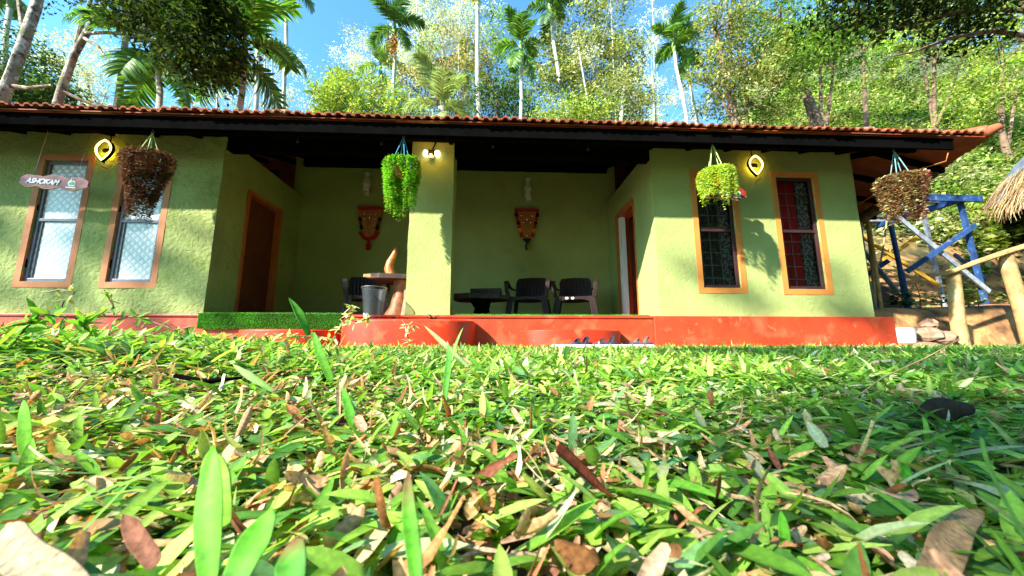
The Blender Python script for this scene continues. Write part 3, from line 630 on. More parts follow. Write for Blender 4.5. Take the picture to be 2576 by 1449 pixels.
# ------------------------------------------------------------------ wall hangings
def hanging_orn(x, z, label, variant):
    H = empty('wall_hanging', (x, 7.58, z), label, 'wall hanging')
    top = .245; h = .62
    if variant == 0: outl = [(-.245, 0), (.245, 0), (.245, -.12), (.185, -.16), (.14, -.42), (.10, -.56), (0, -.60), (-.10, -.56), (-.14, -.42), (-.185, -.16), (-.245, -.12)]
    else: outl = [(-.20, 0), (.20, 0), (.19, -.18), (.15, -.30), (.12, -.5), (.07, -.60), (0, -.62), (-.07, -.60), (-.12, -.5), (-.15, -.30), (-.19, -.18)]
    MB().prism(outl, -.05, -.01).build('panel', M['gold'], H, bevel=.008)
    MB().box(-.255, .255, -.075, -.012, 0, .075).build('top_band', M['tred'], H, bevel=.008)
    MB().box(-.255, .255, -.08, -.07, .058, .066).box(-.25, .25, -.08, -.07, .0, .006).build('trim', M['stud'], H)
    segs = [('tblack', -.16, -.24), ('tred', -.25, -.31), ('tblack', -.32, -.42)] if variant == 0 else [('tblack', -.02, -.11), ('tred', -.12, -.19), ('tblack', -.20, -.28), ('tred', -.29, -.36), ('tyellow', -.37, -.44), ('tred', -.45, -.55)]
    for sx in (-1, 1):
        for mt, a, b in segs:
            f = lambda z: (.25-.02)*(1+z/.62*.62)+.0 if variant else (.235+z*.22)
            MB().tube([(sx*f(a), -.03, a), (sx*(f((a+b)/2)+.008), -.03, (a+b)/2), (sx*f(b), -.03, b)], [.030, .042, .030], 10, jit=.08).build('wool_border', M[mt], H, smooth=True)
    if variant == 0:
        MB().tube([(.17*math.cos(t), -.03, -.45-.17*math.sin(t)) for t in np.linspace(0.1, math.pi-.1, 14)], .038, 10, jit=.06).build('wool_border', M['tred'], H, smooth=True)
        MB().tube([(0, -.03, -.62), (0, -.03, -.70), (0, -.03, -.76), (0, -.03, -.85)], [.012, .03, .05, .045], 10, jit=.06).build('tassel', M['tred'], H, smooth=True)
        st = [(-.115, -.08, .02), (.115, -.08, .02), (0, -.08, .01), (0, -.165, .022), (-.0, -.20, .016), (-.11, -.19, .014), (.11, -.19, .014), (-.1, -.27, .009), (.1, -.27, .009), (-.08, -.34, .009), (.08, -.34, .009), (0, -.37, .009), (-.06, -.42, .008), (.06, -.42, .008), (-.09, .03, .01), (.05, .03, .01), (.16, .03, .01)]
    else:
        MB().tube([(0, -.03, -.60), (0, -.03, -.66), (0, -.03, -.74), (0, -.03, -.83)], [.09, .03, .04, .035], 10, jit=.06).build('tassel', M['tgreen'], H, smooth=True)
        MB().tube([(.02, -.07, -.72), (.02, -.07, -.84)], [.014, .012], 8).build('tassel', M['tyellow'], H, smooth=True)
        st = [(-.12, -.08, .022), (.12, -.08, .022), (0, -.165, .022), (-.08, -.235, .019), (.08, -.235, .019), (0, -.52, .018), (-.08, -.38, .008), (.08, -.38, .008), (0, .03, .009), (0, -.06, .008)]
    m = MB(); m2 = MB()
    for (a, b, r) in st:
        m.raw([(a+r*math.cos(k*math.pi/4), -.052, b+r*math.sin(k*math.pi/4)) for k in range(8)]+[(a, -.052-r*.8, b)], [(k, (k+1) % 8, 8) for k in range(8)])
        if r > .015: m2.tube([(a+1.35*r*math.cos(t), -.054, b+1.35*r*math.sin(t)) for t in np.linspace(0, 6.2832, 13)], .006, 5)
    m.build('stud', M['stud'], H, smooth=True)
    m2.build('stud_ring', M['tred'], H, smooth=True)
hanging_orn(-2.6, 2.885, 'orange studded wall hanging with red tassel and black and red border, left of the pillar', 0)
hanging_orn(.68, 2.90, 'orange studded wall hanging with yellow wool patches and green tassel, right of the pillar', 1)

# ------------------------------------------------------------------ name boards
def text_mesh(txt, size, shear, off):
    c = bpy.data.curves.new('lettering', 'FONT'); c.body = txt; c.size = size; c.shear = shear; c.offset = off; c.extrude = .004; c.align_x = 'LEFT'; c.space_character = .95
    o = bpy.data.objects.new('tmp_lettering', c); COL.objects.link(o)
    dg = bpy.context.evaluated_depsgraph_get(); me = bpy.data.meshes.new_from_object(o.evaluated_get(dg)); bpy.data.objects.remove(o); return me
def board(name, org, w, h, rot, mt, label, txt, flip=False):
    H = empty(name, org, label, 'sign')
    r = random.Random(3); top = []; bot = []
    n = 26
    for i in range(n+1):
        u = i/n; e = min(u, 1-u); env = h*.5*(1 if e > .12 else .35+.65*(e/.12))
        top.append((w*(u-.5), env*(.86+.16*math.sin(u*14+1)+.07*math.sin(u*33)))); bot.append((w*(u-.5), -env*(.9+.16*math.sin(u*19)+.06*math.sin(u*41))))
    poly = top+bot[::-1]
    MB().prism(poly, -.018, .0).build('plank', M[mt], H, bevel=.003)
    MB().prism([(a, b+.006) for a, b in top[4:-4]][:1]+[(a, b+.012) for a, b in bot[::-1]][::-1][:0]+[(-w*.4, -h*.02), (w*.4, -h*.02), (w*.38, -h*.03), (-w*.38, -h*.03)], -.0005, .0).build('grain_line', M['signedge'], H) if False else None
    low = [(a, b) for a, b in bot]; MB().sweep([(a, -.009, b-.001) for a, b in low], (0, 1, 0), .0105, .003).build('edge', M['signedge'], H)
    me = text_mesh(txt, h*.62, .35, .004); t = link('lettering', me, M['letter'], H); t.rotation_euler = (R(90), 0, 0); t.location = (-w*.40, -.022, -h*.20); t.scale = (1.0, 1, 1)
    xs_ = [v.co.x for v in me.vertices]; sc = w*.50/(max(xs_)-min(xs_)); t.scale = (sc, max(.8, sc), 1)
    lx = w*.26; k = h*.9
    MB().prism([(lx-.2*k, -.24*k), (lx+.26*k, -.24*k), (lx+.27*k, .10*k), (lx+.10*k, .22*k), (lx-.05*k, .14*k), (lx-.02*k, .30*k), (lx-.10*k, .36*k), (lx-.12*k, .22*k), (lx-.28*k, .05*k)], -.022, -.0185).build('emblem', M['letter'], H, label='white outline of the emblem')
    MB().prism([(lx-.1*k, -.14*k), (lx+.2*k, -.14*k), (lx+.2*k, .06*k), (lx+.08*k, .14*k), (lx-.16*k, .0*k)], -.025, -.0222).build('emblem', M['logogreen'], H, label='green centre of the emblem')
    MB().box(lx-.36*k, lx+.34*k, -.022, -.0185, -.40*k, -.30*k).build('emblem', M['letter'], H, label='white bar under the emblem')
    for sx in (-.33, .30):
        MB().tube([(w*sx, -.009, h*.36), (w*sx, -.009, h*.6)], .003, 5).tube(ring((0, 0, 0), .001, 0, 4), .0001, 3).build('hook', M['steel'], H)
        MB().tube([(w*sx, -.009, h*.6), (w*sx+.01, 0, 3.0-org[2])], .0018, 4).build('cord', M['steel'], H)
    H.rotation_euler = (0, R(rot), 0)
a = at(140, 459, 5.02); board('name_board', (a[0], 5.02, a[2]), .88, .20, 3.5, 'signpink', 'pinkish wavy edged wooden name board reading ASHOKAM', 'ASHOKAM')
a = at(1826, 486, 5.02); board('name_board', (a[0], 5.02, a[2]), .60, .20, 3, 'signred', 'red brown wooden board with green emblem half hidden behind the lime hanging plant', 'ARAM')

# ------------------------------------------------------------------ hanging planters
def hanging_plant(label, hook, topz, cx, rad, kind, seed, rope, cy=4.72):
    r = rng(seed); H = empty('hanging_planter', (cx, cy, topz), label, 'hanging plant', 'hanging planters along the eaves')
    hz_ = hook[1]-topz; hx = hook[0]-cx
    MB().tube([(hx, 0, hz_), (hx, 0, hz_+.06)], .004, 6).tube([(hx+.018*math.cos(t), 0, hz_-.018+.018*math.sin(t)) for t in np.linspace(0, 6.28, 12)], .004, 5).build('hook', M['steel'], H)
    pr = .11
    for k in range(4):
        a = k*math.pi/2+.5
        MB().tube([(hx, 0, hz_-.03), (pr*1.02*math.cos(a)*1.15, pr*math.sin(a), -.02), (pr*.9*math.cos(a), pr*.9*math.sin(a), -.10)], .0065, 6).build('rope', rope, H)
    MB().lathe([(.06, -.2), (.085, -.12), (.10, -.06), (.105, -.055), (.10, -.04), (.0, -.045)], n=20).build('pot', M['terra'], H, smooth=True)
    P = []; D = []; Nn = []; C = []; Ls = []
    def strand(th, r0, ln, inward, swirl, cols, lsz, step, dens=1, sag=.1):
        n = int(ln/step*dens)+2; s = np.linspace(0, ln, n)
        out = r0*(1-np.exp(-(s+.02)/.05))
        rr = .03+(out)*(1-inward*(s/ max(ln, .01))**1.3)
        x = rr*np.cos(th+swirl*s)+r.normal(0, .006, n); y = rr*np.sin(th+swirl*s)*.9+r.normal(0, .006, n); z = .03-np.maximum(s-.06, 0)*1.06+.02*np.sin(s*20+th)-.02+ r.normal(0, .008, n)+ .03*np.exp(-s/.05)
        a = r.uniform(0, 6.28, n); P.append(np.stack([x, y, z], 1)); D.append(np.stack([np.cos(a)+.7*np.cos(th), np.sin(a)+.7*np.sin(th), r.uniform(-.5, .35, n)], 1))
        Nn.append(np.stack([r.normal(0, .4, n), r.normal(0, .4, n)-.3, np.ones(n)], 1)); C.append(pick(r, n, cols[0], cols[1], .2)); Ls.append(r.uniform(.7, 1.3, n)*lsz)
    if kind == 'cone':
        cols = ([(.13, .05, .042), (.22, .11, .075), (.08, .05, .045), (.15, .16, .07)], [.35, .35, .18, .12])
        for k in range(230):
            th = r.uniform(0, 6.28); r0 = rad*math.sqrt(r.uniform(.15, 1)); ln = (.35+.55*(1-(r0/rad)**1.5)*r.uniform(.6, 1)+r.uniform(0, .12))+.12
            strand(th, r0, ln, .62 if r0 > rad*.5 else .3, 0, cols, .030, .013)
    elif kind == 'arch':
        cols = ([(.10, .34, .02), (.17, .45, .035), (.06, .22, .02), (.34, .36, .08)], [.4, .3, .2, .1])
        for k in range(200):
            th = r.uniform(0, 6.28); r0 = rad*math.sqrt(r.uniform(.35, 1)); c = math.cos(th); front = math.sin(th) < -.2 and abs(c) < .42
            ln = r.uniform(.14, .24) if front else (.30+.42*r.uniform(.2, 1)+.15*(abs(c) < .6)*r.uniform(0, 1))
            strand(th, r0, ln, .35, 0, cols, .027, .013)
            if k % 5 == 0 and not front: strand(th, r0*1.02, ln*1.05, .4, 0, ([(.45, .36, .12), (.30, .36, .06)], None), .022, .02)
    elif kind == 'lime':
        cols = ([(.36, .50, .05), (.24, .42, .04), (.52, .58, .16), (.50, .22, .04)], [.42, .3, .16, .12])
        for k in range(210):
            th = r.uniform(0, 6.28); r0 = rad*math.sqrt(r.uniform(.3, 1)); strand(th, r0, r.uniform(.16, .46), .15, 0, cols, .030, .014)
        for th, ln in ((3.35, .48), (3.7, .44), (4.45, .55), (4.7, .60), (5.35, .50), (5.6, .46), (6.0, .48), (.2, .42), (2.9, .36), (4.55, .75)):
            for q in range(5 if ln < .7 else 1): strand(th+r.normal(0, .06), rad*.9, ln*r.uniform(.85, 1), .05, 0, ([(.40, .50, .08), (.62, .66, .36), (.28, .42, .05)], None), .028, .014)
    else:
        cols = ([(.26, .13, .08), (.16, .08, .05), (.50, .50, .24), (.36, .22, .12)], [.30, .2, .32, .18])
        for k in range(190):
            th = r.uniform(0, 6.28); r0 = rad*math.sqrt(r.uniform(.2, 1)); ln = .34+.36*r.uniform(0, 1)
            cc = cols if math.cos(th) < .45 else ([(.42, .14, .13), (.52, .30, .20), (.30, .08, .08)], None)
            strand(th, r0, ln, .5, 0, cc, .042, .015)
    P, D, Nn, C, Ls = map(np.concatenate, (P, D, Nn, C, Ls))
    V, Q, CC = kites(P, D, Nn, Ls, Ls*.36, C)
    link('foliage', npmesh('foliage', V, Q, CC), M['purple'] if kind in ('cone', 'mix') else M['leaf'], H)
    if kind == 'arch': MB().raw([(.035*math.cos(k*.785), -.20, -.24+.035*math.sin(k*.785)) for k in range(8)], [tuple(range(8))]).build('flower', M['orange'], H) if False else None
hanging_plant('large cone of dull purple brown leaves hanging on pale green ropes before the left window', (-4.50, 2.86), 2.50, -4.50, .29, 'cone', 1, M['ropeg'])
hanging_plant('bright green trailing plant hanging on blue ropes beside the pillar', (-1.243, 2.90), 2.50, -1.255, .245, 'arch', 2, M['ropeb'])
hanging_plant('lime and orange trailing plant on pale green ropes before the name board at right', (3.056, 2.93), 2.47, 3.07, .24, 'lime', 3, M['ropeg'])
hanging_plant('rusty brown and cream plant hanging on teal ropes at the right end of the roof', (5.753, 2.89), 2.44, 5.78, .31, 'mix', 4, M['ropet'])
tg = MB().tube([at(2355, 470, 5.4), at(2290, 505, 5.0), at(2200, 570, 5.5)], .004, 5)
cl = MB().tube([at(2385, 385, 4.62), at(2380, 405, 4.62), at(2300, 430, 5.0), at(2150, 520, 6.0)], .007, 5).build('washing_line', M['terra']); tag(cl, 'thin orange rope tied under the right end of the roof', 'rope')

# ------------------------------------------------------------------ sandals, stone slab, spider plants
s_ = MB(); rs = random.Random(8)
s_.prism([(.66, 4.22), (1.2, 4.18), (1.86, 4.26), (1.9, 4.55), (1.3, 4.62), (.7, 4.58)], -.02, .085, f=lambda p, q, z: (p, q, z))
o = s_.build('stone_slab', M['marble'], bevel=.012); tag(o, 'white stone slab in the grass below the right rounded step', 'slab')
def sandal(x, y, rz, label, mt):
    H = empty('sandal', (x, y, .087), label, 'sandal')
    pts = []
    for k in range(24):
        t = 2*math.pi*k/24; pts.append((.14*math.cos(t), .048*math.sin(t)*(1+.18*math.cos(t))))
    MB().prism(pts, 0, .024, f=lambda p, q, z: (p, q, z)).build('sole', M['sole'], H, bevel=.005)
    for cx, hh in ((.05, .072), (-.06, .05)):
        MB().sweep([(cx+.03*math.sin(t), .046*math.cos(t), .02+hh*math.sin(t)) for t in np.linspace(0, math.pi, 12)], (1, 0, 0), .016, .003).build('strap', mt, H)
    H.rotation_euler = (0, 0, rz); return H
sandal(1.02, 4.36, R(12), 'charcoal strapped sandal at the left end of the white slab', M['strap'])
sandal(1.32, 4.36, R(-5), 'charcoal strapped sandal in the middle of the white slab', M['strap'])
sandal(1.74, 4.38, R(-35), 'brown grey sandal tilted on the right end of the white slab', mat('brown_strap', (.09, .07, .06), .7, .2, 20))
def spider(x, y, z, label, seed, n=22, ln=.2):
    r = rng(seed); a = r.uniform(0, 6.28, n); P = np.stack([r.normal(0, .012, n), r.normal(0, .012, n), np.zeros(n)], 1)
    D = np.stack([np.cos(a)*.8, np.sin(a)*.8, r.uniform(.5, 1.1, n)], 1); C = pick(r, n, [(.012, .016, .012), (.03, .035, .02), (.05, .03, .02)])
    V, Q, CC = blades(P, D, np.stack([-np.cos(a)*.5, -np.sin(a)*.5, np.ones(n)*.9], 1), r.uniform(.5, 1.1, n)*ln, .007, C, [0, .25, .5, .75, 1], [.7, 1, .9, .6, .05], .62, .25)
    o = link('spider_plant', npmesh('spider_plant', V, Q, CC), M['leaf']); o.location = (x, y, z); tag(o, label, 'plant')
spider(-1.30, 4.95, .40, 'dark strappy plant at the left foot of the pillar beside the stump', 1, 26, .22)
spider(-1.12, 4.9, .40, 'small dark strappy tuft in the middle of the pillar foot', 2, 16, .14)
spider(-.80, 4.95, .40, 'dark arching strappy plant at the right foot of the pillar', 3, 30, .23)

# ------------------------------------------------------------------ right side: stand, poles, railing, hut, pot, stones
def V3(px, py, y): return Vector(at(px, py, y))
st = empty('water_tank_stand', V3(2350, 770, 8.2), 'blue and grey painted cross braced stand with a slatted top', 'stand')
def SP(mb, name, mt): o = mb.build(name, mt); o.parent = st; o.matrix_parent_inverse = Matrix.Translation(-st.location); return o
YF, YB = 7.6, 9.2
lf = (V3(2232, 525, YF), V3(2285, 775, YF)); rf_ = (V3(2413, 500, YF), V3(2482, 770, YF)); lb = (V3(2155, 560, YB), V3(2195, 770, YB)); rb = (V3(2325, 555, YB), V3(2377, 765, YB))
SP(MB().tube([lf[0], lf[0].lerp(lf[1], .65)], .045, 4).tube([lf[0].lerp(lf[1], .65), lf[1]+Vector((0, 0, -.3))], .055, 8, jit=.1), 'leg', M['blue'])
SP(MB().tube([rf_[0], rf_[1]+Vector((0, 0, -.2))], .055, 4), 'leg', M['blue'])
SP(MB().tube([rb[0]+Vector((0, 0, .4)), rb[1]+Vector((0, 0, -.3))], .05, 4), 'leg', M['greypaint'])
SP(MB().tube([lb[0], lb[1]+Vector((0, 0, -.3))], .05, 4), 'leg', M['greypaint'])
def brace(a, b, mt, yo=0): SP(MB().sweep([a+Vector((0, yo, 0)), b+Vector((0, yo, 0))], (0, 0, 1), .05, .018), 'brace', mt)
brace(V3(2236, 535, YF), V3(2480, 735, YF), M['greypaint'], -.06)
brace(V3(2270, 685, YF), V3(2440, 570, YF), M['blue'], -.10)
brace(V3(2400, 640, YB), V3(2480, 700, YB), M['blue'])
brace(V3(2160, 590, YB-.3), V3(2365, 720, YB), M['yellow'])
brace(V3(2180, 690, YB), V3(2322, 592, YB), M['yellow'], .12)
brace(V3(2180, 692, YB-.8), V3(2236, 655, YF+.5), M['blue'])
brace(V3(2160, 610, YB-.8), V3(2265, 735, YF), M['greypaint'], .05)
tl = [V3(2325, 497, YF), V3(2440, 500, YF), V3(2452, 478, YB), V3(2320, 485, YB)]; zt = 3.42
fl = MB(); xa, xb_ = lf[0].x-.1, rf_[0].x+.35
for k in range(6): yy = YF-.1+k*.33; fl.box(xa, xb_, yy, yy+.09, zt, zt+.05)
SP(fl, 'top_slats', M['greypaint'])
SP(MB().box(xb_-.55, xb_-.45, YF-.15, YB+.1, zt-.13, zt-.002).box(xa+.1, xa+.2, YF-.15, YB+.1, zt-.13, zt-.002).box(xa, xb_, YF-.16, YF-.105, zt-.12, zt+.03), 'top_frame', M['blue'])
def pole(name, pts, rad, mt, label, cat='pole', seed=0, group=None):
    pts = [Vector(p) for p in pts]; c = pts[-1].copy(); o = MB().tube([p-c for p in pts], rad, 9, jit=.07, seed=seed).build(name, mt, smooth=True); o.location = c; tag(o, label, cat, group); return o
pole('bamboo_pole', [V3(2172, 470, 7.4), V3(2182, 560, 7.4), V3(2195, 680, 7.4), V3(2203, 800, 7.4)], .03, M['wood'], 'slim bamboo pole nearest the corner of the house', 'pole', 1)
pole('bamboo_pole', [V3(2185, 565, 7.0), V3(2200, 660, 7.0), V3(2220, 800, 7.0)], .035, M['wood'], 'knotty bamboo pole between the house corner and the blue stand', 'pole', 2)
pole('thin_pole', [V3(2238, 500, 8.4), V3(2225, 600, 8.4), V3(2195, 790, 8.2)], .018, M['wood'], 'thin leaning stick crossing behind the blue leg', 'pole', 3)
pole('thin_pole', [V3(2165, 560, 7.2), V3(2180, 690, 7.2), V3(2210, 795, 7.2)], .025, M['greypaint'], 'grey painted slim pole right beside the house corner', 'pole', 4)
rl = empty('pole_railing', V3(2480, 860, 5.7), 'rough railing of stripped branches on two posts at the right edge', 'railing')
def RP(mb, name): o = mb.build(name, M['wood'], smooth=True); o.parent = rl; o.matrix_parent_inverse = Matrix.Translation(-rl.location)
RP(MB().tube([V3(2398, 680, 5.75), V3(2402, 740, 5.75), V3(2408, 800, 5.75), V3(2422, 880, 5.75)], [.085, .09, .095, .1], 10, jit=.06, seed=1), 'post')
RP(MB().tube([V3(2524, 632, 5.75), V3(2545, 700, 5.75), V3(2570, 780, 5.75), V3(2600, 880, 5.75)], [.1, .1, .1, .11], 10, jit=.06, seed=2), 'post')
RP(MB().tube([V3(2354, 692, 5.7), V3(2400, 682, 5.66), V3(2450, 662, 5.66), V3(2520, 638, 5.66), V3(2640, 600, 5.7)], [.022, .035, .04, .045, .05], 9, jit=.1, seed=3), 'rail')
# thatched hut at the right edge: round roof with straw fringe on posts
hc = Vector((18.5, 9.0, 0)); gzh = .9
ht = empty('thatched_hut', (hc.x, hc.y, gzh), 'round hut with straw thatch under grey sheeting at the right edge', 'hut')
n_ = 40; rp = [(.02, 7.8), (1.2, 7.0), (2.3, 5.8), (3.05, 4.55)]
V = [(r*math.cos(2*math.pi*k/n_)*(1+.03*math.sin(k*3.1)), r*math.sin(2*math.pi*k/n_)*(1+.03*math.cos(k*2.3)), z-gzh-.05*math.sin(k*1.9)) for r, z in rp for k in range(n_)]
MB().raw(V, [(i*n_+k, (i+1)*n_+k, (i+1)*n_+(k+1) % n_, i*n_+(k+1) % n_) for i in range(3) for k in range(n_)]).build('sheeting', M['tarp'], ht, smooth=True)
r = rng(31); n = 9000; th = r.uniform(0, 6.283, n); rr = r.uniform(2.5, 3.1, n); zz = 4.55+(3.05-rr)*1.65-gzh+r.normal(0, .05, n)+.02
P = np.stack([rr*np.cos(th), rr*np.sin(th), zz], 1); D = np.stack([np.cos(th)+r.normal(0, .25, n), np.sin(th)+r.normal(0, .25, n), -1.5+r.normal(0, .3, n)], 1)
V, Q, CC = blades(P, D, np.stack([np.cos(th), np.sin(th), np.full(n, .6)], 1), r.uniform(.35, .85, n), .012, pick(r, n, [(.48, .34, .17), (.36, .22, .10), (.62, .50, .30), (.20, .11, .05)]), [0, .5, 1], [1, .9, .3], .25, .1)
link('thatch', npmesh('thatch', V, Q, CC), M['dry'], ht)
for k in range(7):
    a = k*.9+.2; MB().tube([(2.2*math.cos(a), 2.2*math.sin(a), -.3), (2.2*math.cos(a), 2.2*math.sin(a), 4.6)], .07, 8).build('post', M['barkbrown'], ht, smooth=True)
MB().lathe([(2.0, -.3), (2.0, 4.0), (1.9, 4.4)], n=24).build('inner_wall', M['blackwood'], ht, smooth=True)
o = MB().lathe([(0, 0), (.13, 0), (.14, .05), (.15, .17), (.17, .24), (.18, .25), (.16, .25), (0, .22)], n=24).build('white_pot', M['pot'], smooth=True)
o.location = (6.62, 5.75, .12); tag(o, 'white tub standing at the right end of the red plinth', 'tub')
def stone(loc, s, label, seed, rot=0):
    r = random.Random(seed); V = []; m = MB().lathe([(.3, -.3), (.5, -.15), (.48, .1), (.3, .32), (.02, .36)], n=9)
    m.V = [(v[0]*s[0]*r.uniform(.8, 1.2), v[1]*s[1]*r.uniform(.8, 1.2), v[2]*s[2]*r.uniform(.85, 1.15)) for v in m.V]
    o = m.build('stone', M['stone'], bevel=.01); o.location = loc; o.rotation_euler = (0, 0, rot); tag(o, label, 'stone', 'stones by the earth bank')
p = at(2335, 842, 5.8); stone((p[0], 5.8, p[2]), (.42, .4, .32), 'angular pinkish stone between the white tub and the railing post', 1, .4)
p = at(2330, 862, 5.55); stone((p[0], 5.55, .05), (.6, .4, .22), 'flat stone lowest in the grass edge before the earth bank', 2, 1)
p = at(2375, 850, 5.7); stone((p[0], 5.7, .2), (.3, .35, .3), 'small stone leaning against the near railing post', 3, 2)
p = at(2338, 815, 6.0); stone((p[0], 6.0, p[2]), (.22, .22, .28), 'small upright stone on top of the pinkish stone', 4, 0)

# ------------------------------------------------------------------ palms
def frond_mesh(name, L, e0, e1, seed, n=34, lw=.055, ll=.62, cols=None):
    r = rng(seed); k = 13; s = np.linspace(0, 1, k); e = R(1)*(e0+(e1-e0)*s**1.1); ds = L/(k-1)
    x = np.concatenate([[0], np.cumsum(np.cos(e[:-1])*ds)]); z = np.concatenate([[0], np.cumsum(np.sin(e[:-1])*ds)])
    w = np.interp(s, [0, .15, 1], [.03, .022, .006])*L/2.2
    parts = []; Vr = np.concatenate([np.stack([x, -w, z], 1), np.stack([x, w, z+.01], 1)]); qi = np.arange(k-1)
    parts.append((Vr, np.stack([qi, qi+1, qi+1+k, qi+k], 1), np.tile([[.30, .34, .10]], (2*k, 1))))
    t = np.linspace(.14, 1, n); P0 = np.stack([np.interp(t, s, x), np.zeros(n), np.interp(t, s, z)], 1); et = np.interp(t, s, e)
    T = np.stack([np.cos(et), 0*et, np.sin(et)], 1); U = np.stack([-np.sin(et), 0*et, np.cos(et)], 1)
    for sd in (-1, 1):
        Sd = np.tile([[0, sd, 0]], (n, 1)).astype(float); ln = ll*L/2.2*(.45+.9*np.sin(np.pi*np.clip(t*.86+.08, 0, 1)))*r.uniform(.8, 1.1, n)
        D = T*(.45+.55*t[:, None])+Sd*.85+U*.25+r.normal(0, .1, (n, 3))
        C = pick(r, n, cols or [(.09, .20, .03), (.13, .27, .045), (.07, .15, .03)], j=.15)
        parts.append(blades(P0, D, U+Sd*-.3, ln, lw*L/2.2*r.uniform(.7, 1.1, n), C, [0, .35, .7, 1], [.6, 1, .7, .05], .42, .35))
    V, Q, C = join(parts); me = npmesh(name, V, Q, C); me.materials.append(M['palm']); return me
def fronds(L, seed, cols=None, n=30, lw=.055):
    return [frond_mesh('frond', L, 78, 25, seed, n, lw, cols=cols), frond_mesh('frond', L, 55, -30, seed+1, n, lw, cols=cols), frond_mesh('frond', L*.95, 28, -62, seed+2, n, lw, cols=cols), frond_mesh('frond', L*.9, -35, -86, seed+3, n, lw, cols=cols)]
FS = .64
FA = fronds(2.1, 50); FD = fronds(2.1, 60, [(.05, .12, .03), (.08, .17, .04)]); FL = fronds(2.2, 70, [(.22, .34, .09), (.30, .40, .14), (.16, .27, .06)]); FB = fronds(2.6, 80, [(.10, .24, .03), (.17, .32, .05), (.06, .16, .03)], 38, .05)
FC = fronds(2.6, 90, [(.24, .33, .13), (.32, .38, .18)], 46, .035)
def palm(crown, base_px, y, F, label, nf=9, seed=0, r0=.085, shaft=True, tilt=None, fruit=None, scale=1.0, fs=None, cat='palm tree', group='areca palms behind the cottage', trunk=True):
    rd = random.Random(seed); c = Vector(at(*crown, y)); bpt = Vector(at(*base_px, y)) if trunk else c-Vector((0, 0, 1))
    dr = (bpt-c).normalized(); t = (c.z-.1)/max(-dr.z, .2); foot = c+dr*t
    gzf = float(hz(foot.x, foot.y)); t = (c.z-gzf+.3)/-dr.z; foot = c+dr*t
    pm = empty('areca_palm', foot, label, cat, group)
    up = (c-foot); n = 12; pts = [up*(k/n)+Vector((.05*math.sin(k*1.1+seed)*(k < n), .0, 0)) for k in range(n+1)]
    MB().tube(pts, [r0*(1.25-.45*k/n) for k in range(n+1)], 9, jit=.05, seed=seed).build('trunk', M['palmtrunk'], pm, smooth=True)
    if shaft: MB().tube([up, up+up.normalized()*.35, up+up.normalized()*.95], [r0*1.1, r0*1.15, r0*.5], 10).build('crownshaft', M['shaftg'], pm, smooth=True)
    top = up+up.normalized()*(.75 if shaft else .1)
    az = rd.uniform(0, 6.28)
    for k in range(nf):
        v = (k*4//nf) if nf >= 4 else 1+k; v = min(v, 3)
        o = bpy.data.objects.new('frond', F[v]); COL.objects.link(o); o.parent = pm; az += 2.399
        o.location = top-up.normalized()*(.12*v); o.rotation_euler = (rd.uniform(-.15, .15), rd.uniform(-.12, .12), az); o.scale = (scale*(fs or FS)*rd.uniform(.88, 1.08),)*3
    if fruit:
        r = rng(seed); m = 420; P = np.stack([r.normal(0, .13, m), r.normal(-.12, .1, m), -np.abs(r.normal(0, .45, m))-.1], 1)+np.array(up)[None]
        V, Q, CC = kites(P, r.normal(size=(m, 3))+np.array([[0, 0, -1.]]), r.normal(size=(m, 3)), .09, .03, pick(r, m, fruit)); link('fruit_bunch', npmesh('fruit_bunch', V, Q, CC), M['dry'], pm)
    return pm
M['shaftg'] = mat('green_crownshaft', (.20, .30, .07), .5, .1, 5)
palm((992, 95), (992, 300), 14, FD, 'slender areca palm with an orange fruit bunch right of the sky gap', 10, 1, fruit=[(.55, .28, .05), (.65, .40, .12), (.25, .12, .04)])
palm((1197, -40), (1206, 300), 14.5, FL, 'tall bare areca trunk with a yellow green bunch at the top edge', 7, 2, r0=.10, fruit=[(.45, .48, .06), (.55, .55, .15)])
palm((1310, 150), (1309, 300), 13.5, FA, 'slender areca palm in the middle with one frond hanging straight down', 10, 3)
palm((1387, 50), (1417, 300), 15, FD, 'leaning areca palm just right of the middle palm', 9, 4, r0=.095)
palm((1697, 130), (1727, 310), 15, FA, 'left one of the leaning twin areca palms before the blue gap at right', 10, 5)
palm((1727, 150), (1752, 310), 16, FA, 'right one of the leaning twin areca palms before the blue gap at right', 9, 6)
palm((612, 175), (605, 290), 7.9, FB, 'large leafy palm with a frond reaching right into the sky gap', 11, 7, r0=.075, fs=.72)
palm((398, 175), (398, 280), 9.0, FB, 'bushy palm with drooping fronds low over the left roof edge', 12, 8, r0=.08, fs=.68)
palm((718, -10), (716, 295), 14, FD, 'thin dark palm trunk with grey hanging fronds at the top edge', 9, 9)
palm((958, 190), (965, 310), 17, FL, 'small pale palm beside the round green tree', 8, 10, r0=.07)
palm((25, 20), (0, 250), 12, FD, 'dark palm crown in the top left corner', 8, 11)
palm((660, -30), (640, 290), 13, FL, 'yellowing palm fronds hanging from the top edge left of the sky gap', 9, 12)
palm((1110, 270), (1112, 330), 12.2, FC, 'low broad palm with long pale arching fronds above the roof', 9, 13, shaft=False, r0=.14)
palm((815, 262), (815, 310), 15, FL, 'short fan like palm just above the roof left of the round green tree', 7, 14, shaft=False, scale=.7)
palm((1160, 200), (1100, 320), 19, FL, 'far slim palm among the brown trees', 7, 15)

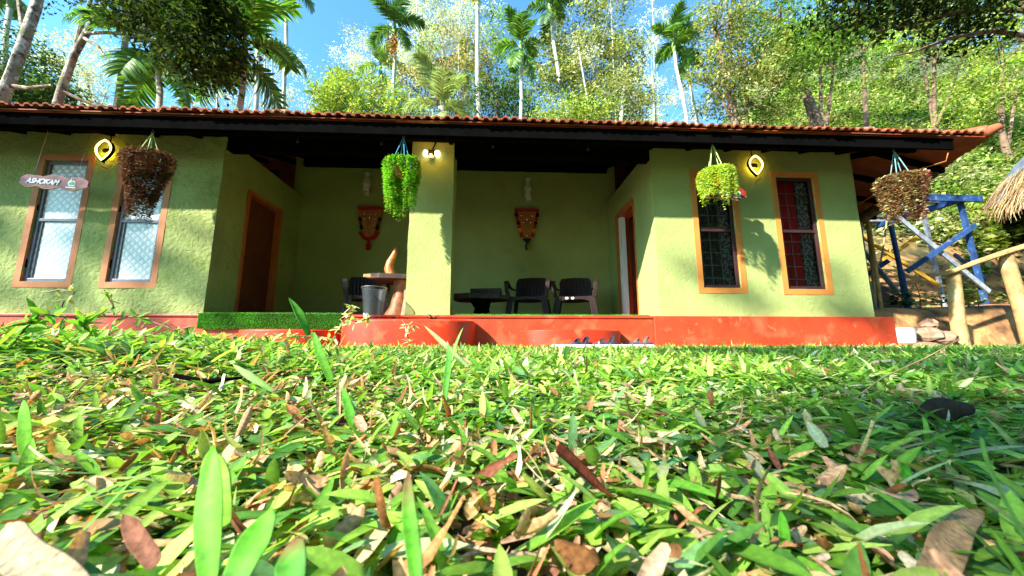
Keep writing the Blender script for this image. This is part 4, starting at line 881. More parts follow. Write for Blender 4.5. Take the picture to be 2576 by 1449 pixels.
# ------------------------------------------------------------------ trees
def tree(label, base, trunk_pts, rad, clumps, nper, lsize, cols, p=None, barkm='barkbrown', seed=0, name='broadleaf_tree', cat='tree', group=None, csize=1, limbs=True, asp=.42, sub=7):
    """trunk_pts in world, clumps: (centre, (rx,ry,rz), number of twigs)"""
    r = rng(seed); b = Vector(base); T = empty(name, b, label, cat, group); bb = np.array(b)
    tp = [Vector(q)-b for q in trunk_pts]
    if len(tp) == 2: tp = [tp[0].lerp(tp[1], k/6)+Vector((r.normal(0, .05), r.normal(0, .05), 0))*(0 < k < 6) for k in range(7)]
    n = len(tp); mb = MB().tube(tp, [rad*(1-.6*k/(n-1)) for k in range(n)], 10, jit=.07, seed=seed)
    P = []; C = []
    for (c, rr, m) in clumps:
        c = np.array(c)-bb; rr = np.array(rr)
        tw = r.normal(size=(m, 3)); tw = unit(tw)*(r.uniform(.15, 1, (m, 1))**(1/2.2)); tw = c+tw*rr
        if limbs:
            c_ = Vector(c); k = int(r.integers(max(1, n//3), n)); s0 = tp[k]; mid = s0.lerp(c_, .5)+Vector((0, 0, -.05*(c_-s0).length+r.normal(0, .1)))
            mb.tube([s0, mid, c_], [rad*.38, rad*.25, rad*.1], 6, jit=.08, seed=seed)
            for q in tw[::3][:14]: qv = Vector(q); mb.tube([c_.lerp(s0, .15), c_.lerp(qv, .55)+Vector((0, 0, .05)), qv], [rad*.13, rad*.08, rad*.03], 4)
        tone = r.normal(0, .22, m)
        per = int(nper*1.7)
        ii = np.repeat(np.arange(m), per); off = r.normal(size=(len(ii), 3))*np.array([.25, .25, .15])*csize
        P.append(tw[ii]+off); C.append(pick(r, len(ii), cols, p, .16)*(1+tone[ii])[:, None].clip(.4, 1.6))
    mb.build('trunk', M[barkm], T, smooth=True)
    P = np.concatenate(P); C = np.clip(np.concatenate(C)*1.22, .004, .8); m = len(P)
    D = r.normal(size=(m, 3))*[1, 1, .55]+[0, 0, -.35]; N = r.normal(size=(m, 3))*.65+[0, -.3, 1]
    Ls = lsize*.88*r.uniform(.6, 1.3, m); V, Q, CC = kites(P, D, N, Ls, Ls*asp*.5, C)
    link('crown', npmesh('crown', V, Q, CC), M['leaf'], T); return T
G = [(.10, .20, .025), (.16, .27, .04), (.06, .13, .02), (.26, .34, .07)]
OL = [(.17, .20, .05), (.25, .27, .08), (.10, .13, .03), (.36, .36, .15)]
PALE_GLARE = [(.50, .52, .46), (.60, .60, .55), (.36, .40, .30), (.42, .38, .28)]  # pale glare of backlit crowns put into the leaf colours
DK = [(.035, .07, .015), (.055, .11, .02), (.02, .045, .012), (.09, .15, .03)]
BR = [(.24, .20, .09), (.35, .28, .14), (.16, .17, .05), (.45, .38, .25)]
YG = [(.30, .36, .06), (.20, .30, .04), (.38, .42, .12), (.12, .22, .03)]
def A_(px, py, y): return at(px, py, y)
def T2(label, y, foot, crown_list, rad, nper, ls, cols, seed, bark='barkbrown', group=None, csize=1, **kw):
    """foot, crown positions sighted at depth y; crowns (px,py,radius in m, ratio, twigs)"""
    f = A_(*foot, y); g = np.array([f[0], y, float(hz(f[0], y))-.3]); top = A_(crown_list[0][0], crown_list[0][1], y)
    tp = [g, f*.5+g*.5, f, top] if f[2] > g[2]+1 else [g, top]
    return tree(label, g, tp, rad, [(A_(c[0], c[1], y+c[5] if len(c) > 5 else y), (c[2], c[2]*.9, c[2]*c[3]), c[4]) for c in crown_list], nper, ls, cols, barkm=bark, seed=seed, group=group, csize=csize, **kw)
T2('round bright green leafy tree just above the roof right of the sky gap', 14, (930, 330), [(930, 265, 1.7, .75, 60), (855, 225, .9, .9, 26), (860, 290, 1.3, .6, 30), (1000, 290, 1.3, .7, 30)], .16, 55, .16, YG, 1)
T2('feathery pale grey tree against the sky left of the fruiting palm', 22, (960, 320), [(930, 150, 2.1, 1.1, 30), (880, 120, 1.3, 1, 18), (1010, 180, 2, 1, 24)], .14, 36, .15, PALE_GLARE, 2, 'palmtrunk')
T2('tall tree with white glare painted into its leaves at the top behind the middle palms', 20, (1130, 320), [(1110, 60, 2.3, 1.1, 44), (1050, 110, 1.8, 1.2, 30), (1180, 30, 2.0, 1, 30), (1060, 20, 1.5, .8, 20)], .16, 40, .17, PALE_GLARE, 3, 'palmtrunk')
T2('brownish tree with mixed leaves behind the fruiting palm', 17, (1120, 330), [(1130, 150, 2.0, 1.2, 46), (1070, 220, 1.6, 1, 34), (1190, 220, 1.8, 1, 34)], .16, 42, .17, BR, 4)
T2('green tree between the bare trunk and the middle palm', 18, (1240, 330), [(1100, 150, 1.6, 1, 20), (1250, 190, 1.9, 1.1, 36), (1260, 90, 1.6, 1, 22), (1330, 230, 1.6, 1, 22)], .14, 40, .18, G, 5)
T2('dark green bush behind the middle palm stem', 14.5, (1250, 330), [(1250, 250, 1.1, .8, 34), (1290, 290, 1.0, .6, 20)], .08, 50, .15, DK, 6, name='bush', cat='bush')
T2('big olive green tree right of the middle palms', 16, (1440, 330), [(1450, 80, 1.9, 1.0, 44), (1530, 60, 1.6, 1, 32), (1400, 160, 1.7, 1.1, 40), (1490, 180, 2.1, 1, 50), (1560, 160, 1.5, 1, 30), (1440, 260, 2.0, .7, 46), (1550, 270, 1.8, .7, 40)], .18, 42, .19, OL, 7, 'palmtrunk')
T2('bare branched pale tree with sparse leaves left of the twin palms', 14, (1560, 330), [(1570, 215, 1.2, 1, 18), (1530, 240, 1.2, 1, 14), (1600, 260, 1.1, 1, 14)], .15, 30, .15, OL, 8, 'palmtrunk')
T2('tree with white haze painted into its leaves behind the twin palms', 23, (1650, 330), [(1640, 180, 2.4, 1.2, 40), (1600, 270, 2.2, 1, 30), (1680, 290, 2.4, .7, 34), (1650, 60, 1.5, 1, 12)], .14, 38, .18, PALE_GLARE, 9, 'palmtrunk')
T2('short leafy tree low between the leaning palm and the twin palms', 13, (1500, 335), [(1480, 290, 1.4, .5, 34), (1400, 300, 1.2, .4, 24)], .08, 46, .15, YG, 10)
T2('tree with a straight brown trunk right of the twin palms', 15, (1850, 315), [(1800, 80, 1.7, 1.1, 34), (1880, 150, 1.9, 1, 40), (1790, 210, 1.6, 1, 34), (1830, 20, 1.8, .8, 26), (1890, 250, 1.8, .9, 34)], .26, 42, .19, OL, 11, 'barkbrown')
T2('tree with a dark knotted trunk on the right slope', 15, (2052, 300), [(1990, 120, 2.0, 1, 46), (2060, 60, 2.2, 1, 46), (1960, 40, 1.8, 1, 30), (2100, 150, 1.8, 1, 30), (1950, 220, 1.8, .9, 36)], .32, 44, .20, G, 12, 'barkbrown')
T2('light yellow green tree on the slope right of the knotted trunk', 18, (2180, 330), [(2170, 130, 2.5, 1, 50), (2250, 60, 2.5, 1, 44), (2130, 20, 2.3, 1, 30)], .2, 44, .22, YG, 13)
T2('olive tree high on the slope towards the top right corner', 18, (2350, 330), [(2350, 120, 2.8, 1, 56), (2440, 60, 2.6, 1, 44), (2300, 20, 2.4, 1, 36)], .2, 44, .22, OL, 14)
T2('yellow green tree at the right edge high on the slope', 16, (2520, 330), [(2520, 150, 2.6, 1, 60), (2576, 60, 2.6, 1, 44), (2500, 240, 2.4, .8, 46)], .2, 44, .21, YG, 15)
# left
T2('dark green leafy tree low in the left corner', 12, (60, 300), [(60, 230, 1.3, .7, 46), (100, 250, 1.2, .5, 34), (10, 160, 1.5, .9, 36), (0, 230, 1.3, .6, 30)], .12, 46, .15, DK, 16)
T2('pale yellowish feathery tree between the left trunks', 17, (230, 320), [(220, 180, 1.9, 1.0, 36), (170, 220, 1.6, .8, 26), (270, 230, 1.8, .8, 28), (120, 130, 1.6, .8, 16)], .12, 34, .14, PALE_GLARE[:2]+[(.45, .42, .14), (.36, .30, .12)], 17, 'palmtrunk')
T2('tree with pale haze painted into its leaves behind the large leafy palm', 20, (560, 320), [(540, 220, 2.2, .9, 28), (640, 230, 2, .8, 24), (710, 200, 1.8, 1, 20), (740, 270, 1.6, .5, 14), (450, 230, 2, .8, 20)], .12, 30, .15, PALE_GLARE, 18, 'palmtrunk')
for k, (x0_, x1_, yy, ra, lab) in enumerate(((1055, 1048, 18, .06, 'slim pale trunk just right of the fruiting palm'), (1150, 1158, 17, .05, 'slim pale trunk left of the tall bare palm trunk'), (1490, 1455, 14, .07, 'pale thin trunk leaning left behind the olive green tree'), (1550, 1535, 15, .06, 'slim pale trunk right of the olive green tree'), (545, 552, 15, .07, 'thin grey trunk behind the drooping palm fronds'), (662, 668, 16, .06, 'thin grey trunk right of the large leafy palm'), (1650, 1640, 18, .06, 'thin white trunk left of the twin palms'), (690, 676, 18, .05, 'faint slim trunk left of the sky gap'))):
    T2(lab, yy, (x0_, 320), [(x1_, -30 if k not in (2, 5) else 120, .9, .8, 9)], ra, 26, .14, OL if k % 2 else PALE_GLARE, 100+k, 'palmtrunk', name='slender_tree')
# three trunks at left, standing behind the house
g = lambda px, py, y: list(at(px, py, y))
def limbtree(label, y, pts, rads, branches, leaves, seed, bark='bark', cols=None, ls=.12, nper=60):
    cols = cols or [tuple(c*.55 for c in q) for q in DK]  # shade within the crown put into the leaf colours by darkening them
    w = [Vector(at(*q, y)) for q in pts]; d = (w[0]-w[1]).normalized(); foot = w[0]+d*((w[0].z+.2)/max(.2, -d.z)) ; T = empty('broadleaf_tree', foot, label, 'tree')
    P0 = [foot]+w; m = MB().tube([p-foot for p in P0], [rads[0]*1.25]+rads, 11, jit=.06, seed=seed).build('trunk', M[bark], T, smooth=True)
    for br in branches:
        yy = [y+(q[2] if len(q) > 2 else 0) for q in br[0]]
        MB().tube([Vector(at(q[0], q[1], v))-foot for q, v in zip(br[0], yy)], br[1], 8, jit=.07, seed=seed).build('limb', M[bark], T, smooth=True)
    if leaves:
        r = rng(seed); P = []; C = []
        for (px, py, dy, rad, ratio, m_) in leaves:
            c = at(px, py, y+dy)-np.array(foot); tw = c+unit(r.normal(size=(m_, 3)))*r.uniform(.1, 1, (m_, 1))**.5*np.array([rad, rad, rad*ratio]); ii = np.repeat(np.arange(m_), nper)
            P.append(tw[ii]+r.normal(size=(len(ii), 3))*[.2, .2, .13]); C.append(pick(r, len(ii), cols, None, .2)*(1+r.normal(0, .2, m_))[ii][:, None].clip(.5, 1.5))
        P = np.concatenate(P); C = np.clip(np.concatenate(C), .004, .8); m_ = len(P); Ls = ls*r.uniform(.6, 1.3, m_)
        V, Q, CC = kites(P, r.normal(size=(m_, 3))*[1, 1, .6]+[0, 0, -.4], r.normal(size=(m_, 3))*.6+[0, -.3, 1], Ls, Ls*.21, C); link('crown', npmesh('crown', V, Q, CC), M['leaf'], T)
    return T
limbtree('thick mottled trunk leaning right at the far left edge', 9, [(0, 262), (30, 190), (62, 100), (90, 20), (110, -60)], [.13, .125, .115, .105, .09], [([(70, 100), (55, 60), (45, -20)], [.06, .05, .04]), ([(20, 215), (70, 222), (130, 215)], [.06, .05, .03])], [(60, -120, 0, 1.6, .6, 20)], 21)
limbtree('pale forked trunk with moss, second from the left', 8.5, [(142, 268), (158, 215), (185, 140), (225, 70), (262, 10), (290, -60)], [.085, .08, .075, .07, .06, .04],
         [([(190, 125), (205, 60), (225, 10), (240, -40)], [.055, .05, .04, .03]), ([(212, 84), (270, 82, -.3), (340, 88, -.6), (400, 100, -1), (450, 130, -1.3)], [.04, .032, .028, .02, .01]), ([(262, 22), (330, 40, -.5), (400, 60, -1), (480, 75, -1.4)], [.035, .03, .02, .01]), ([(160, 230), (200, 250, .1), (250, 268, .2)], [.045, .035, .025]), ([(210, 95), (245, 115, -.2), (280, 160, -.4)], [.04, .03, .012])],
         [(420, 60, -1.5, 1.05, .6, 46), (500, 30, -1.8, 1.0, .6, 46), (510, 110, -1.8, .65, .8, 24), (350, 20, -1.0, .8, .5, 24), (470, 150, -1.7, .5, .8, 16), (560, 30, -1.8, .4, .8, 8), (400, -20, -1.2, 1.2, .5, 24), (520, 175, -1.8, .35, .8, 7)], 22)
limbtree('mossy brown straight trunk third from the left', 10, [(295, 272), (303, 210), (312, 130), (322, 40), (330, -60)], [.085, .08, .075, .07, .06], [], [(330, -140, 0, 1.2, .7, 14)], 23, 'barkbrown')
# dark branch with large hanging leaves reaching in at the top right
limbtree('dark leafy branch reaching in from the top right corner', 6.0, [(2760, 200), (2680, 120), (2600, 40), (2560, -60)], [.16, .13, .11, .08],
         [([(2640, 100), (2500, 78, -.1), (2390, 95, -.3), (2300, 130, -.5), (2240, 142, -.6)], [.05, .04, .03, .02, .008]), ([(2590, 30), (2450, 20), (2300, 60, -.2), (2200, 80, -.3)], [.04, .03, .02, .008])],
         [(2230, 15, -.3, .85, .35, 34), (2350, 20, -.2, .9, .4, 36), (2470, 20, 0, .9, .45, 34), (2120, -5, -.4, .6, .3, 16), (2480, 75, -.1, .5, .3, 10), (2280, -30, 0, 1.3, .4, 30)], 24, 'barkbrown', None, .13, 34)
# trees behind the viewpoint whose leaves dapple the lawn and the left wall
def shade(label, base, cl, seed, nper=60, ls=.15):
    tree(label, base, [base, (base[0]+.3, base[1], cl[0][0][2]-1)], .16, cl, nper, ls, G, seed=seed, barkm='bark', csize=.6)
def back(p, t): return tuple(np.array(p)+np.array([-1.4, -1.0, 1.09])*t)
shade('spreading tree behind the viewpoint on the left', (-17.5, -1.5, -.2), [(back((-6.9, 5.35, 1.3), 5.5), (.9, .9, .7), 12), (back((-5.4, 5.35, 2.0), 5.5), (.8, .9, .5), 8), (back((-4.6, 5.35, 1.3), 5.7), (.6, .7, .6), 8), (back((-5.6, 5.35, .8), 5.9), (.7, .8, .4), 6)], 41, 46)
shade('spreading tree behind the viewpoint on the right', (-6.5, -7.5, -.2), [(back((2.7, 3.3, 0), 7), (1.9, .5, .4), 30), (back((4.2, 2.4, 0), 7), (1.2, .5, .4), 16), (back((2.6, 1.5, 0), 7.3), (1.0, .4, .35), 14), (back((1.0, .50, 0), 7.0), (.55, .28, .25), 13), (back((3.4, 5.35, 1.0), 7.2), (.4, .3, .3), 2), (back((5.3, 5.35, .9), 7.2), (.5, .5, .5), 4), (back((6.2, 4.0, 0), 7), (1.0, .6, .4), 6)], 42, 50)

fb_ = tree('unseen tall tree behind the viewpoint, added to hold back sky light', (-26, -26, -.3), [(-26, -26, -.3), (-26, -26, 9)], .35, [((-26, -26, 5), (4.5, 4.5, 4), 110), ((-26, -26, 11), (4.5, 4.5, 3.5), 110)], 26, .7, G, seed=60, group='unseen tall trees added behind the viewpoint', csize=2.2)  # unseen trees added to cut the sky light reaching the porch
for k in range(12):
    a = R(238+k*10.5); rr_ = 30+4*math.sin(k*2.2); c_ = fb_ if k == 0 else copy_tree(fb_); c_.location = (rr_*math.cos(a), rr_*math.sin(a), -.3); c_.rotation_euler = (0, 0, k*1.3); c_.scale = (1.3, 1.3, 1.45+.15*math.sin(k*3.1))

# ------------------------------------------------------------------ undergrowth on the slope
def undergrowth():
    r = rng(77); n = 9500; a = r.uniform(.30, 1.8, n); y = 9.0+r.uniform(0, 1, n)**1.25*24; x = a*y
    keep = (y > 11.2+.8*sn(x, y, .9, 2)) | (r.uniform(0, 1, n) < .05); x, y = x[keep], y[keep]
    c = np.stack([x, y, hz(x, y)+r.uniform(.0, .8, len(x))*np.clip((y-9)/3, .1, 1)], 1); m = len(c); per = 20
    pal = np.array([YG, G, OL, [(.30, .34, .14), (.42, .44, .26), (.22, .30, .08), (.16, .22, .05)]])
    ty = (np.floor(2+1.9*sn(x, y, .7, 9)+r.normal(0, .4, m)).astype(int)).clip(0, 3); ii = np.repeat(np.arange(m), per)
    P = c[ii]+r.normal(size=(m*per, 3))*[.30, .30, .17]; C = pal[ty[ii], r.integers(0, 4, m*per)]*(1+r.normal(0, .2, m))[ii][:, None].clip(.4, 1.7)*(1+r.normal(0, .15, (m*per, 1)))
    C = np.clip(C, .01, .8); k = len(P); Ls = r.uniform(.09, .22, k)*(.75+P[:, 1]/26)
    V, Q, CC = kites(P, r.normal(size=(k, 3))*[1, 1, .5]+[0, -.3, -.2], r.normal(size=(k, 3))*.5+[-.1, -.5, .9], Ls, Ls*.26, C)
    o = link('undergrowth', npmesh('undergrowth', V, Q, CC), M['leaf']); o['kind'] = 'stuff'; tag(o, 'sunlit mixed undergrowth covering the right slope', 'undergrowth')
undergrowth()
def sapling(px, py, y, h, label, seed, cols=YG, ls=.09, n=60):
    r = rng(seed); p = at(px, py, y); g_ = float(hz(p[0], y)); T = empty('young_shrub', (p[0], y, g_), label, 'shrub')
    MB().tube([(0, 0, -.05), (.03, 0, h*.5), (0, .02, h)], [.012, .009, .004], 5).build('stem', M['barkbrown'], T)
    s = r.uniform(.1, 1, n); a = r.uniform(0, 6.28, n); P = np.stack([.02*np.cos(a), .02*np.sin(a), s*h], 1); D = np.stack([np.cos(a), np.sin(a), r.uniform(-.2, .5, n)], 1)
    L_ = ls*(1.3-.6*s); V, Q, CC = kites(P+D*.05, D, np.tile([[0, -.3, 1.]], (n, 1))+r.normal(0, .3, (n, 3)), L_, L_*.35, pick(r, n, cols)); link('foliage', npmesh('foliage', V, Q, CC), M['leaf'], T)
sapling(2313, 760, 7.2, .55, 'small bright leafed shrub on the bank between the stand legs', 1)
sapling(2370, 780, 7.1, .3, 'low green shrub on the bank beside the near railing post', 2, G)
sapling(2270, 780, 7.3, .35, 'dark low shrub at the foot of the blue stand leg', 3, DK, .12, 90)
sapling(2460, 770, 7.2, .3, 'low shrub on the bank between the railing posts', 4, YG)
sapling(2420, 600, 9.5, 1.0, 'leafy shrub on the orange slope right of the stand', 5, YG, .16, 110)
sapling(2470, 470, 10.5, 1.5, 'broad leafed bush below the slope left of the hut', 6, YG, .2, 200)
sapling(2400, 400, 10.0, 1.5, 'broad leafed bush behind the roof corner', 7, G, .2, 200)
sapling(2560, 700, 9.0, .8, 'leafy shrub behind the far railing post', 8, G, .14, 90)

# ------------------------------------------------------------------ lawn
TB = [0, .22, .5, .78, 1]; WB = [.55, .95, 1, .68, .05]
GC = [(.13, .28, .028), (.21, .37, .045), (.07, .18, .028), (.31, .43, .08), (.11, .23, .08), (.44, .47, .24)]
GP = [.24, .26, .14, .18, .09, .09]
def lawn():
    r = rng(5); parts = []
    def field(n, y0, y1, pw, hl, hh, l0, l1, w0, w1, t, w, flat):
        y = y0+(y1-y0)*r.uniform(0, 1, n)**pw; x = r.uniform(-1.75, 1.75, n)*(np.abs(y)+.35)
        ok = (y < 4.72) | ((y < 5.22) & ((np.abs(x+1.15) > .95) & (np.abs(x-1.07) > .75) & (np.abs(x+2.77) > .66))) | ((x > 6.0)); ok &= ~((x > .7) & (x < 1.86) & (y > 4.2) & (y < 4.6))
        x, y = x[ok], y[ok]; m = len(x); z = gz(x, y)+r.uniform(hl, hh, m)
        a = r.uniform(0, 6.283, m); el = r.normal(flat, .38, m)
        D = np.stack([np.cos(a)*np.cos(el), np.sin(a)*np.cos(el), np.sin(el)], 1); N = np.stack([r.normal(0, .35, m)-np.cos(a)*np.sin(el), r.normal(0, .35, m)-np.sin(a)*np.sin(el), np.cos(el)+.2], 1)
        pt = (sn(x, y, 2.1, 7)+sn(x, y, 5.5, 8)*.6); C = pick(r, m, GC, GP, .16)*(1+.12*pt)[:, None]
        dr = r.uniform(0, 1, m) < .05+.04*(pt > .6); C[dr] = pick(r, dr.sum(), [(.42, .30, .12), (.50, .40, .20), (.30, .17, .07)])
        L_ = r.uniform(l0, l1, m); W_ = r.uniform(w0, w1, m)
        parts.append(blades(np.stack([x, y, z], 1), D, N, L_, W_, np.clip(C*1.12, .01, .7), t, w, r.normal(.22, .18, m), .28))
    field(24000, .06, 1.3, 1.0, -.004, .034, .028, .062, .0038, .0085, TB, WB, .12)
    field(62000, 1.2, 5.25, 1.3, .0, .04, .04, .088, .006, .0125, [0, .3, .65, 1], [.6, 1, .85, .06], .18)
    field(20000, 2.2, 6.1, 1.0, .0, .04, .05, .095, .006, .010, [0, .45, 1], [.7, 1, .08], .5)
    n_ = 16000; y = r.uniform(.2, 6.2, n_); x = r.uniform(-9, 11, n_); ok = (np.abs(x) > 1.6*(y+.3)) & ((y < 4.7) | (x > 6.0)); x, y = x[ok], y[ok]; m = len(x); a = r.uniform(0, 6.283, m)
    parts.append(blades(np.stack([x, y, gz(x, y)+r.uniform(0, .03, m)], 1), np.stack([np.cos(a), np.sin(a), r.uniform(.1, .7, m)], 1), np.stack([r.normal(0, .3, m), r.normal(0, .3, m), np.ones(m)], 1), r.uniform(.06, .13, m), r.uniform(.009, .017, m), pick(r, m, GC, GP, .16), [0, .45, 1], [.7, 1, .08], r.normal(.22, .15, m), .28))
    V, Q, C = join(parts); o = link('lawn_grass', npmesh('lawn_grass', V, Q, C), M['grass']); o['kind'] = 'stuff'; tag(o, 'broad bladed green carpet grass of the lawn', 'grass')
    # dry litter among the blades
    r = rng(6); parts = []
    n = 24000; y = .08+4.6*r.uniform(0, 1, n)**1.5; x = r.uniform(-1.6, 1.6, n)*(y+.3)
    dens = .26-.12*sst(.2, 1.2, x)+.40*sn(x, y, 3.0, 4)+.28*sn(x, y, 8, 5)+.25*(y < 1.1)*(x < .45)+.22*(y < 1.6)*(x < .1); ok = r.uniform(0, 1, n) < dens; x, y = x[ok], y[ok]; m = len(x)
    a = r.uniform(0, 6.283, m); el = r.normal(.1, .35, m); D = np.stack([np.cos(a)*np.cos(el), np.sin(a)*np.cos(el), np.sin(el)], 1)
    C = pick(r, m, [(.44, .26, .12), (.52, .36, .20), (.34, .15, .06), (.48, .29, .17), (.17, .07, .035), (.58, .46, .31)], [.26, .24, .12, .2, .08, .10], .15)
    for g_ in range(12):
        s0 = m*g_//12; s1 = m*(g_+1)//12
        k = slice(s0, s1); q = s1-s0; wj = np.array([r.uniform(.2, .9), r.uniform(.6, 1.1), 1, r.uniform(.4, 1.1), r.uniform(.1, .8)])
        parts.append(blades(np.stack([x, y, gz(x, y)+r.uniform(.004, .036, m)], 1)[k], D[k], r.normal(0, .6, (q, 3))+[0, 0, 1], r.uniform(.010, .040, q)*(1+.4*y[k]), r.uniform(.0010, .0056, q)*(1+.4*y[k]), C[k], TB, wj, r.normal(0, .5, q), r.choice([-.7, .5, .9])))
    V, Q, C = join(parts); o = link('dry_leaf_litter', npmesh('dry_leaf_litter', V, Q, C), M['dry']); o['kind'] = 'stuff'; tag(o, 'shredded tan dry leaves scattered through the lawn', 'leaf litter')
    # thin straws
lawn()
def one_blade(label, p0, p1, w, col, name='lawn_sprout', bend=.15, mt='grass', face=(0, -1, .3), cat='sprout', fold=.3, n=12, prof=None, group=None, wob=0):
    p0 = Vector(p0); p1 = Vector(p1); d = p1-p0; L_ = d.length; t = np.linspace(0, 1, n); w_ = prof(t) if prof else np.interp(t, [0, .15, .5, .8, .93, 1], [.55, .85, 1, .72, .38, .02])
    C = np.array([col]); V, Q, CC = blades(np.zeros((1, 3)), np.array([d]), np.array([face], float), L_, w*.72, C, t, w_, bend, fold)
    CC = CC*(1+.12*np.sin(np.arange(len(CC))*.7))[:, None]
    if 'brown tip' in label: kx = np.clip((np.repeat(t, 3)-.55)/.35, 0, 1)[:, None]; CC = CC*(1-kx)+np.array([[.22, .12, .04]])*kx
    V = V.reshape(n, 3, 3); sd_ = Vector(d).cross(Vector(face)).normalized(); hs = ((sum(map(ord, label))*37) % 100)/100-.5
    V = V+(np.array(sd_)[None, None]*(L_*(.22*hs)*np.sin(t*2.6)*t)[:, None, None]); V = V+(np.array(sd_)*.0+np.array([0, 0, 1.]))[None, None]*(np.sin(t*9+hs*6)*w*.10)[:, None, None]*np.array([1, 0, -1.])[None, :, None]; V = V.reshape(-1, 3)
    if wob: V = V+wob*np.sin(V[:, [1, 2, 0]]*130)
    o = link(name, npmesh(name, V, Q, CC, smooth=True), M[mt]); o.location = p0; sm = o.modifiers.new('t', 'SOLIDIFY'); sm.thickness = .0004; ss = o.modifiers.new('s', 'SUBSURF'); ss.levels = ss.render_levels = 1
    return tag(o, label, cat, group)
W_ = lambda px, py, y: Vector(at(px, py, y))
one_blade('broad upright bright green blade at the bottom, left of centre', W_(530, 1470, .19), W_(530, 1112, .22), .0098, (.13, .42, .02), bend=.04, fold=.35)
one_blade('wide yellow green blade curling behind the broad upright blade', W_(560, 1330, .23), W_(520, 1095, .25), .011, (.25, .47, .04), bend=.30, face=(.5, -1, .4))
one_blade('leaning green blade rising from the bottom edge beside the broad upright blade', W_(585, 1490, .17), W_(665, 1272, .19), .0105, (.11, .38, .02), bend=.08)
one_blade('stubby dark green blade at the bottom edge left of the brown tipped blade', W_(735, 1500, .165), W_(745, 1340, .18), .0095, (.07, .27, .02), bend=.1)
one_blade('narrow upright blade with a brown tip at the bottom centre', W_(1050, 1490, .20), W_(1040, 1180, .23), .0062, (.10, .36, .02), bend=-.03, fold=.3)
one_blade('large folded green leaf standing tall before the grass mat', W_(775, 845, 1.05), W_(738, 735, 1.05), .019, (.12, .36, .03), bend=.22, face=(.9, -.6, .2))
one_blade('long green blade below the tall folded leaf', W_(835, 960, .8), W_(790, 830, .8), .014, (.12, .34, .03), bend=.1)
one_blade('pair of green leaves in the middle ground, left one', W_(900, 1110, .62), W_(850, 975, .62), .012, (.10, .33, .03), bend=.1)
one_blade('broad pale blade pointing left before the red step', W_(1180, 925, .95), W_(1065, 815, .95), .0095, (.36, .46, .20), bend=.05)
one_blade('thin pale green blade rising to the right before the red step', W_(1115, 960, .9), W_(1172, 825, .9), .006, (.30, .44, .12), bend=-.06)
one_blade('narrow upright green blade low in the middle of the lawn', W_(1120, 1010, .75), W_(1118, 865, .78), .010, (.10, .33, .04), bend=.05)
one_blade('slim upright green blade at the bottom right of centre', W_(1975, 1400, .26), W_(1970, 1285, .27), .0062, (.12, .40, .03), bend=.03)
one_blade('slim pale blade tip lower right of the curled brown leaf', W_(1815, 1400, .28), W_(1800, 1310, .28), .0075, (.20, .42, .05), bend=.1)
one_blade('broad bright blade standing at the right before the dark leaf', W_(2240, 1290, .35), W_(2310, 1170, .36), .0115, (.10, .36, .03), bend=.12)
one_blade('fuzzy dark green stem crossing the bottom right corner', W_(2600, 1400, .17), W_(2460, 1110, .20), .0028, (.10, .24, .05), bend=-.08, prof=lambda t: .7+0*t)
one_blade('upright blade left of the left windows at the lawn edge', W_(75, 1160, .5), W_(30, 1010, .5), .012, (.14, .38, .02), bend=.1)
one_blade('arching pale green blade in the left lawn', W_(690, 985, .8), W_(560, 905, .8), .010, (.20, .38, .08), bend=.25)
one_blade('upright dark blade silhouetted against the red plinth', W_(1420, 905, 1.5), W_(1425, 868, 1.5), .012, (.05, .16, .02), bend=.02)
# distinct fallen leaves
dl = one_blade('big near black fallen leaf lying in shade at the right', W_(2270, 1052, .62), W_(2500, 1005, .60), .030, (.045, .026, .016), 'fallen_leaf', .22, 'dry', (0, -.85, .7), 'fallen leaf', -.45, wob=.002, prof=lambda t: np.interp(t, [0, .15, .35, .6, .8, .92, 1], [.02, .25, .65, 1, 1, .8, .35]))
one_blade('curled glossy brown leaf with an upturned stub near the bottom centre', W_(1585, 1278, .33), W_(1372, 1160, .34), .0115, (.13, .035, .015), 'fallen_leaf', -.22, 'dry', (.2, -.6, .7), 'fallen leaf', .8, prof=lambda t: np.interp(t, [0, .3, .6, .85, 1], [.06, .22, .8, 1, .75]))
one_blade('large pale tan leaf at the bottom right corner', W_(2300, 1500, .21), W_(2535, 1285, .28), .0125, (.36, .22, .11), 'fallen_leaf', .05, 'dry', (-.3, -.7, .7), 'fallen leaf', .25, wob=.0012)
one_blade('pale cream leaf at the bottom left corner', W_(215, 1540, .19), W_(10, 1270, .25), .0125, (.30, .24, .15), 'fallen_leaf', .06, 'dry', (.2, -.8, .6), 'fallen leaf', .3, wob=.0012)
one_blade('tan dry leaf lying left of the right lawn centre', W_(1740, 1205, .42), W_(1870, 1170, .43), .016, (.45, .25, .12), 'fallen_leaf', .15, 'dry', (0, -.6, .8), 'fallen leaf', .3, wob=.0012)
one_blade('tan dry leaf just right of its darker neighbour in the right lawn', W_(1835, 1230, .39), W_(1930, 1200, .4), .013, (.52, .32, .18), 'fallen_leaf', .2, 'dry', (0, -.6, .8), 'fallen leaf', -.3, wob=.0012)
one_blade('upright tan leaf strip in the bottom right of centre', W_(1705, 1340, .33), W_(1665, 1215, .34), .009, (.50, .30, .15), 'fallen_leaf', .1, 'dry', (.3, -1, .3), 'fallen leaf', .5, wob=.001)
one_blade('two toned brown leaf at the bottom left', W_(400, 1420, .22), W_(330, 1300, .24), .007, (.20, .085, .05), 'fallen_leaf', -.15, 'dry', (.3, -1, .3), 'fallen leaf', .7, wob=.001)
one_blade('broad brown leaf at the bottom centre under green blades', W_(1500, 1420, .23), W_(1390, 1330, .25), .014, (.16, .065, .02), 'fallen_leaf', .3, 'dry', (.3, -.7, .7), 'fallen leaf', -.4, wob=.001)
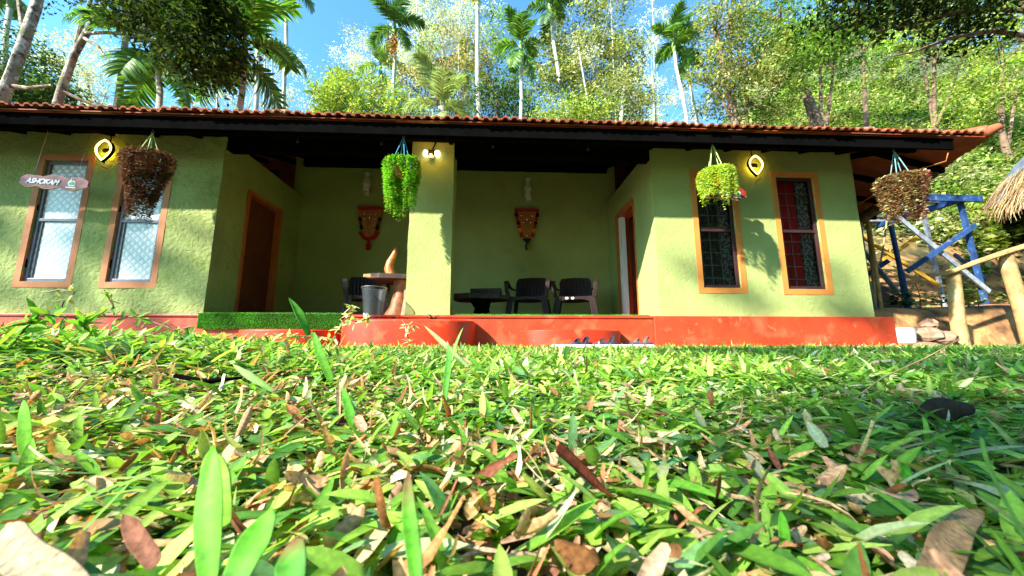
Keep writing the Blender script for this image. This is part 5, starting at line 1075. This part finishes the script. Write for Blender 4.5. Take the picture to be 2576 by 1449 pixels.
rg = MB().tube([(.11*math.cos(t), .11*math.sin(t), .004*math.sin(3*t)) for t in np.linspace(0, 5.9, 30)], .009, 7, jit=.1).build('bark_ring', mat('red_brown_pod', (.17, .045, .02), .6, .2, 20), smooth=True); rg.location = Vector(at(2503, 915, 2.1)); tag(rg, 'thin red brown curled pod lying in the grass at the far right', 'pod')
sk = pole('twig', [W_(2140, 1010, .9), W_(2220, 950, .95), W_(2330, 900, 1.05), W_(2420, 850, 1.1)], [.0022, .002, .0016, .001], M['wood'], 'long thin straw rising before the railing post at right', 'twig', 9)
sk = pole('twig', [W_(440, 945, .9), W_(520, 960, .9), W_(610, 950, .95)], [.005, .006, .003], M['blackwood'], 'short black twig in the left lawn', 'twig', 10)
# trailing weeds at the left and before the planter
def vine(label, pts, y, seed, cols, ls, n, rad=.0025):
    r = rng(seed); w = [np.array(at(*q, y)) for q in pts]; o0 = Vector(w[0]); T = empty('trailing_weed', o0, label, 'weed')
    w = [q-w[0] for q in w]; MB().tube([Vector(q) for q in w], [rad]*len(w), 5).build('stem', M['reddishstem'], T)
    t = r.uniform(0, len(w)-1.001, n); i = t.astype(int); f = (t-i)[:, None]; ww = np.array(w); P = ww[i]*(1-f)+ww[i+1]*f
    D = r.normal(size=(n, 3)); V, Q, CC = blades(P, D, r.normal(0, .5, (n, 3))+[0, -.4, 1], ls*r.uniform(.6, 1.2, n), ls*.16, pick(r, n, cols), [0, .3, .7, 1], [.3, 1, .8, .05], .2, .3)
    link('foliage', npmesh('foliage', V, Q, CC), M['grass'], T)
M['reddishstem'] = mat('reddish_stem', (.16, .07, .04), .6, .2, 30)
vine('looping reddish stemmed weed in front of the pale left windows', [(120, 735), (150, 728), (190, 735), (160, 760), (150, 790), (175, 810)], 1.6, 1, [(.20, .34, .05), (.34, .30, .10)], .04, 16)
vine('arching reddish weed left of the grass mat', [(170, 860), (240, 800), (285, 765), (262, 730), (285, 770), (288, 800)], 1.5, 2, [(.14, .30, .04), (.25, .36, .08)], .045, 20)
vine('leafy weed sprawling along the plinth at left', [(290, 805), (340, 795), (390, 812), (440, 830), (480, 822)], 1.7, 3, [(.14, .30, .04), (.25, .36, .08)], .05, 24)
vine('cream and yellow leaved weed before the rounded red step', [(830, 870), (850, 830), (870, 800), (885, 770), (880, 805), (900, 810), (930, 800)], 2.2, 4, [(.60, .60, .36), (.50, .55, .14), (.70, .66, .48)], .05, 60, .004)
vine('small pale weed sprig in front of the red step', [(1030, 865), (1025, 840), (1020, 815), (1035, 820), (1050, 822)], 2.2, 5, [(.60, .60, .36), (.50, .45, .24)], .045, 26, .003)
vine('tall weed tangle at the far left edge', [(20, 880), (60, 830), (100, 790), (190, 800), (230, 840)], 1.2, 6, [(.12, .32, .03), (.20, .38, .05)], .06, 50)
vine('pale weed in front of the red plinth under the grass mat', [(640, 860), (700, 850), (760, 845), (830, 850)], 2.0, 7, [(.40, .46, .16), (.24, .40, .08)], .05, 60)
